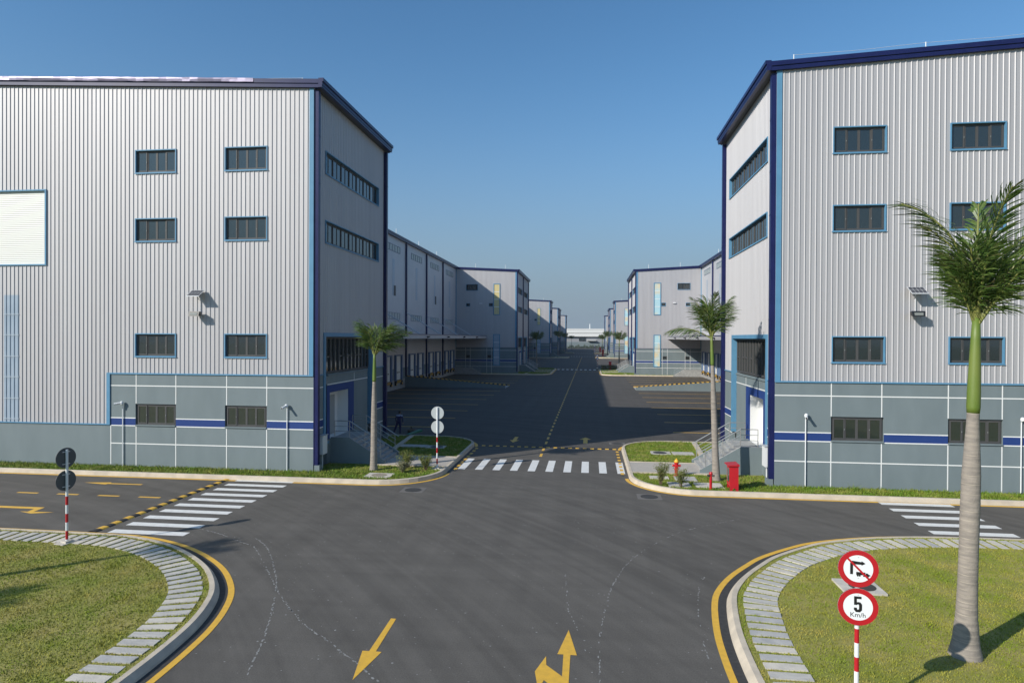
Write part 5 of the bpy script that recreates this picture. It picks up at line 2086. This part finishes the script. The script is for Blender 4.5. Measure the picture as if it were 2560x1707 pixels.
manhole(7.72, 19.45, 1.12, 1.05, 0.15, "pale square concrete slab with a dark round cover behind the near traffic sign", off=(0.08, -0.02), r=0.36)
manhole(4.4, 40.6, 1.2, 1.05, 0.13, "concrete slab with a round iron cover in the right corner lawn", off=(-0.05, 0), r=0.42, mtl="slab_stone")
manhole(5.75, 40.62, 1.3, 0.95, 0.13, "plain concrete slab right of the round iron cover, right corner lawn", cover=False, mtl="slab_stone")
manhole(-9.9, 40.7, 1.2, 0.95, 0.13, "concrete slab with a round iron cover in the shaded left corner lawn", off=(0.05, 0), r=0.42, mtl="slab_stone")
manhole(-11.5, 40.9, 1.9, 0.9, 0.13, "long plain concrete slab in the shaded left corner lawn", cover=False, mtl="slab_stone")
manhole(-10.75, 31.9, 1.35, 1.0, 0.13, "square concrete slab with a worn round cover by the left kerb, near the greyish shrub", off=(0, 0), r=0.40, cmat="worn_cover")
manhole(4.35, 31.9, 1.05, 1.0, 0.13, "small stone slab under the thin green shrub, nearest the right kerb", cover=False, mtl="slab_stone")
manhole(5.75, 31.95, 1.3, 1.05, 0.13, "white stone slab behind the slim standpipe hydrant", cover=False, mtl="slab_stone_pale")
manhole(4.85, 33.35, 1.05, 0.95, 0.13, "stone slab in front of the yellow-capped hydrant", cover=False, mtl="slab_stone")
manhole(3.55, 33.45, 0.95, 0.6, 0.13, "stone slab behind the tall green shrub", cover=False, mtl="slab_stone_pale")
for x, y, lab in ((-8.35, 29.75, "round iron manhole cover set in the road below the left kerb corner"), (2.75, 30.0, "round iron manhole cover set in the road below the right kerb corner"), (1.9, 44.8, "round iron manhole cover in the road beyond the rumble strip")):
    root = empty("manhole_cover", (x, y, 0))
    tag(root, lab, "manhole cover", "manhole covers in the road")
    mb = MB()
    mb.box(-0.55, 0.55, -0.5, 0.5, 0.0005, 0.006)
    mb.build("surround", "road_iron_frame", root, origin=(0, 0, 0))
    mb = MB()
    mb.lathe([(0.40, 0.0), (0.40, 0.013), (0.37, 0.015), (0.36, 0.010), (0.02, 0.011)], 0, 0, 28)
    mb.build("cover", "fresh_asphalt", root, origin=(0, 0, 0))

# ------------------------------------------------------------------ worker standing by the left yard
def worker(loc, rz):
    root = empty("person", loc, rz)
    tag(root, "person in dark blue overalls standing legs apart in shade, seen from behind", "person")
    J = {  # local: x right, y facing direction, z up
        "pel": (0, 0, 0.94, .145), "waist": (0.01, 0.0, 1.10, .135), "chest": (0.03, 0.02, 1.30, .155), "neckb": (0.04, 0.03, 1.45, .075), "neck": (0.045, 0.045, 1.50, .055),
        "headl": (0.05, 0.07, 1.585, .082), "headt": (0.05, 0.07, 1.66, .088), "crown": (0.05, 0.06, 1.72, .06),
        "shl": (-0.16, 0.02, 1.40, .075), "ell": (-0.25, -0.02, 1.14, .052), "wrl": (-0.22, 0.08, 0.92, .040), "hal": (-0.21, 0.11, 0.84, .036),
        "shr": (0.23, 0.02, 1.40, .075), "elr": (0.30, -0.03, 1.15, .052), "wrr": (0.30, 0.06, 0.92, .040), "har": (0.30, 0.10, 0.84, .036),
        "hil": (-0.10, 0, 0.88, .115), "knl": (-0.24, 0.03, 0.50, .085), "anl": (-0.40, -0.02, 0.10, .058), "tol": (-0.42, 0.14, 0.05, .042),
        "hir": (0.10, 0, 0.88, .115), "knr": (0.10, 0.03, 0.49, .085), "anr": (0.10, -0.02, 0.10, .058), "tor": (0.11, 0.15, 0.05, .042)}
    E = [("pel", "waist"), ("waist", "chest"), ("chest", "neckb"), ("neckb", "neck"), ("neck", "headl"), ("headl", "headt"), ("headt", "crown"),
         ("chest", "shl"), ("shl", "ell"), ("ell", "wrl"), ("wrl", "hal"), ("chest", "shr"), ("shr", "elr"), ("elr", "wrr"), ("wrr", "har"),
         ("pel", "hil"), ("hil", "knl"), ("knl", "anl"), ("anl", "tol"), ("pel", "hir"), ("hir", "knr"), ("knr", "anr"), ("anr", "tor")]
    names = list(J)
    # five fingers on each hand
    extra, ee = [], []
    for h, sgn in (("hal", -1), ("har", 1)):
        hx, hy, hz, _ = J[h]
        for k in range(4):
            a = len(names) + len(extra)
            oy = (k - 1.5) * 0.018
            ln = (0.06, 0.075, 0.07, 0.055)[k]
            extra += [(hx, hy + oy, hz - 0.045, .009), (hx - sgn * 0.012, hy + oy + 0.01, hz - 0.045 - ln, .008)]
            ee += [(names.index(h), a), (a, a + 1)]
        a = len(names) + len(extra)
        extra += [(hx - sgn * 0.01, hy + 0.045, hz - 0.01, .010), (hx - sgn * 0.02, hy + 0.06, hz - 0.055, .008)]
        ee += [(names.index(h), a), (a, a + 1)]
    me = bpy.data.meshes.new("body")
    me.from_pydata([J[n][:3] for n in names] + [e[:3] for e in extra], [(names.index(a), names.index(b)) for a, b in E] + ee, [])
    ob = bpy.data.objects.new("body_rig", me)
    COL.objects.link(ob)
    sk = ob.modifiers.new("skin", 'SKIN')
    sv = me.skin_vertices[0].data
    rads = [J[n][3] for n in names] + [e[3] for e in extra]
    for k, r in enumerate(rads):
        sv[k].radius = (r, r)
        sv[k].use_root = (k == 0)
    sb = ob.modifiers.new("sub", 'SUBSURF')
    sb.levels = 2
    dg = bpy.context.evaluated_depsgraph_get()
    bm_ = bpy.data.meshes.new_from_object(ob.evaluated_get(dg))
    bpy.data.objects.remove(ob)
    bm_.name = "body"
    bm_.materials.clear()
    for k in ("overall_blue", "skin", "collar_pale", "shoe"):
        bm_.materials.append(MATS[k])
    for p in bm_.polygons:
        c = p.center
        i = 0
        if c.z > 1.49 or (c.z < 0.92 and abs(c.x) > 0.17 and c.z > 0.7 and c.y > 0.04): i = 1
        elif c.z > 1.36 and abs(c.x - 0.035) < 0.30: i = 2
        elif c.z < 0.10: i = 3
        p.material_index = i
        p.use_smooth = True
    o = bpy.data.objects.new("body", bm_)
    COL.objects.link(o)
    o.parent = root
    # short black hair over skull, face in front
    bm = bmesh.new()
    bmesh.ops.create_uvsphere(bm, u_segments=16, v_segments=10, radius=0.105, matrix=Matrix.Translation((0.05, 0.045, 1.675)) @ Matrix.Diagonal((0.92, 1.08, 1.05, 1)))
    for v in [v for v in bm.verts if (v.co.y > 0.10 and v.co.z < 1.72) or v.co.z < 1.585]:
        bm.verts.remove(v)
    hm = bpy.data.meshes.new("hair")
    bm.to_mesh(hm)
    bm.free()
    hm.materials.append(MATS["hair_black"])
    h = bpy.data.objects.new("hair", hm)
    COL.objects.link(h)
    h.parent = root
    # face: nose, ears
    for nm, c, r in (("nose", (0.05, 0.165, 1.62), 0.014), ("ear", (-0.045, 0.06, 1.63), 0.02), ("ear", (0.145, 0.06, 1.63), 0.02)):
        bm = bmesh.new()
        bmesh.ops.create_uvsphere(bm, u_segments=8, v_segments=6, radius=r, matrix=Matrix.Translation(c))
        m_ = bpy.data.meshes.new(nm)
        bm.to_mesh(m_)
        bm.free()
        m_.materials.append(MATS["skin"])
        e = bpy.data.objects.new(nm, m_)
        COL.objects.link(e)
        e.parent = root


worker((-14.24, 46.74, 0.0), 0.0)
# dark sack and green board lying at the edge of the left lawn
root = empty("sack", (-13.35, 47.0, 0.0))
tag(root, "dark lumpy sack on the ground beside the standing person", "sack")
bm = bmesh.new()
bmesh.ops.create_icosphere(bm, subdivisions=3, radius=0.3)
rq = random.Random(3)
for v in bm.verts:
    n = math.sin(v.co.x * 13) * math.sin(v.co.y * 11 + 1) * math.sin(v.co.z * 9)
    v.co *= 1 + 0.16 * n
    v.co.z = max(v.co.z * 0.75 + 0.2, 0.0)
sm = bpy.data.meshes.new("sack_body")
bm.to_mesh(sm)
bm.free()
sm.materials.append(MATS["bag_dark"])
o = inst("sack_body", sm, root)
mb = MB()
mb.lathe([(0.10, 0.40), (0.04, 0.46), (0.08, 0.54), (0.01, 0.55)], 0, 0, 9)
mb.build("sack_neck", "bag_dark", root, origin=(0, 0, 0))
mb = MB()
mb.hexa([(-13.2, 45.1, 0.24), (-12.9, 45.0, 0.24), (-12.3, 46.3, 0.30), (-12.6, 46.4, 0.30), (-13.2, 45.1, 0.27), (-12.9, 45.0, 0.27), (-12.3, 46.3, 0.46), (-12.6, 46.4, 0.46)])
tag(mb.build("plank", "green_board", None, origin=(-12.7, 45.7, 0.24)), "green board lying on the end of the dividing kerb in the shaded left lawn", "board")

# ------------------------------------------------------------------ far end of the street
root = empty("white_building", (0, 462, 0))
tag(root, "low white building with a grey base closing the end of the street", "building")
mb = MB()
mb.box(-90, 80, 462, 500, 0, 4.4, 0)
mb.box(-90, 80, 462.3, 500, 4.4, 8.3, 1)
mb.build("wall", ["plinth_grey", "far_wall"], root)
mb = MB()
mb.box(-90.5, 80.5, 460.5, 500, 8.3, 10.55, 0)
mb.box(-90.4, 80.4, 460.8, 500, 10.55, 10.85, 1)
mb.box(-90.5, 80.5, 460.4, 500, 10.85, 13.3, 0)
mb.box(-90.6, 80.6, 460.2, 500, 13.3, 13.9, 0)
mb.build("roof", ["roof_white", "frame_grey"], root)
mb = MB()
mb.box(-7.8, -3.2, 461.9, 462.1, 5.1, 7.3)
w = mb.build("window", "glass", root)
mb = MB()
mb.box(-7.9, -3.1, 461.8, 461.89, 7.3, 7.45)
mb.box(-5.57, -5.43, 461.8, 461.89, 5.1, 7.3)
mb.build("window_frame", "frame_grey", w)
mb = MB()
mb.box(-2.2, 4.4, 459.6, 461.99, 5.35, 5.75)
mb.build("canopy", "roof_white", root)
mb = MB()
mb.tube([(-0.1, 470, 13.9), (-0.1, 470, 17.6)], [0.35, 0.28], 8)
mb.build("flue", "roof_white", root)
# hedge along its foot: one mass of leaves
rq = random.Random(9)
mb = MB()
for k in range(4200):
    x = rq.uniform(-16, 12)
    hh = 1.6 + 0.7 * math.sin(x * 1.3) + 0.5 * math.sin(x * 3.1 + 1)
    q = Vector((x, 458.6 + rq.uniform(-1.0, 0.8), rq.uniform(0, hh)))
    a = Vector((rq.gauss(0, 1), rq.gauss(0, 1), rq.gauss(0, 1))).normalized()
    b = a.cross(Vector((rq.gauss(0, 1), rq.gauss(0, 1), 1))).normalized()
    mb.face((q, q + a * 0.22 + b * 0.1, q + a * 0.45, q + a * 0.22 - b * 0.1))
tag(mb.build("hedge", "hedge_leaf"), kind="stuff")

# ------------------------------------------------------------------ air between here and the far end of the street
mb = MB()
mb.box(-900, 900, -700, 1400, -1.1, 40.0)
hz_o = mb.build("haze", "roof_white")
hz_o.data.materials.clear()
hm = bpy.data.materials.new("air")
hm.use_nodes = True
hm.node_tree.nodes.clear()
vo = hm.node_tree.nodes.new("ShaderNodeOutputMaterial")
pv = hm.node_tree.nodes.new("ShaderNodeVolumePrincipled")
pv.inputs["Color"].default_value = (0.80, 0.88, 0.95, 1)
pv.inputs["Density"].default_value = 0.0002
pv.inputs["Anisotropy"].default_value = 0.2
hm.node_tree.links.new(pv.outputs[0], vo.inputs["Volume"])
hz_o.data.materials.append(hm)
tag(hz_o, kind="stuff")
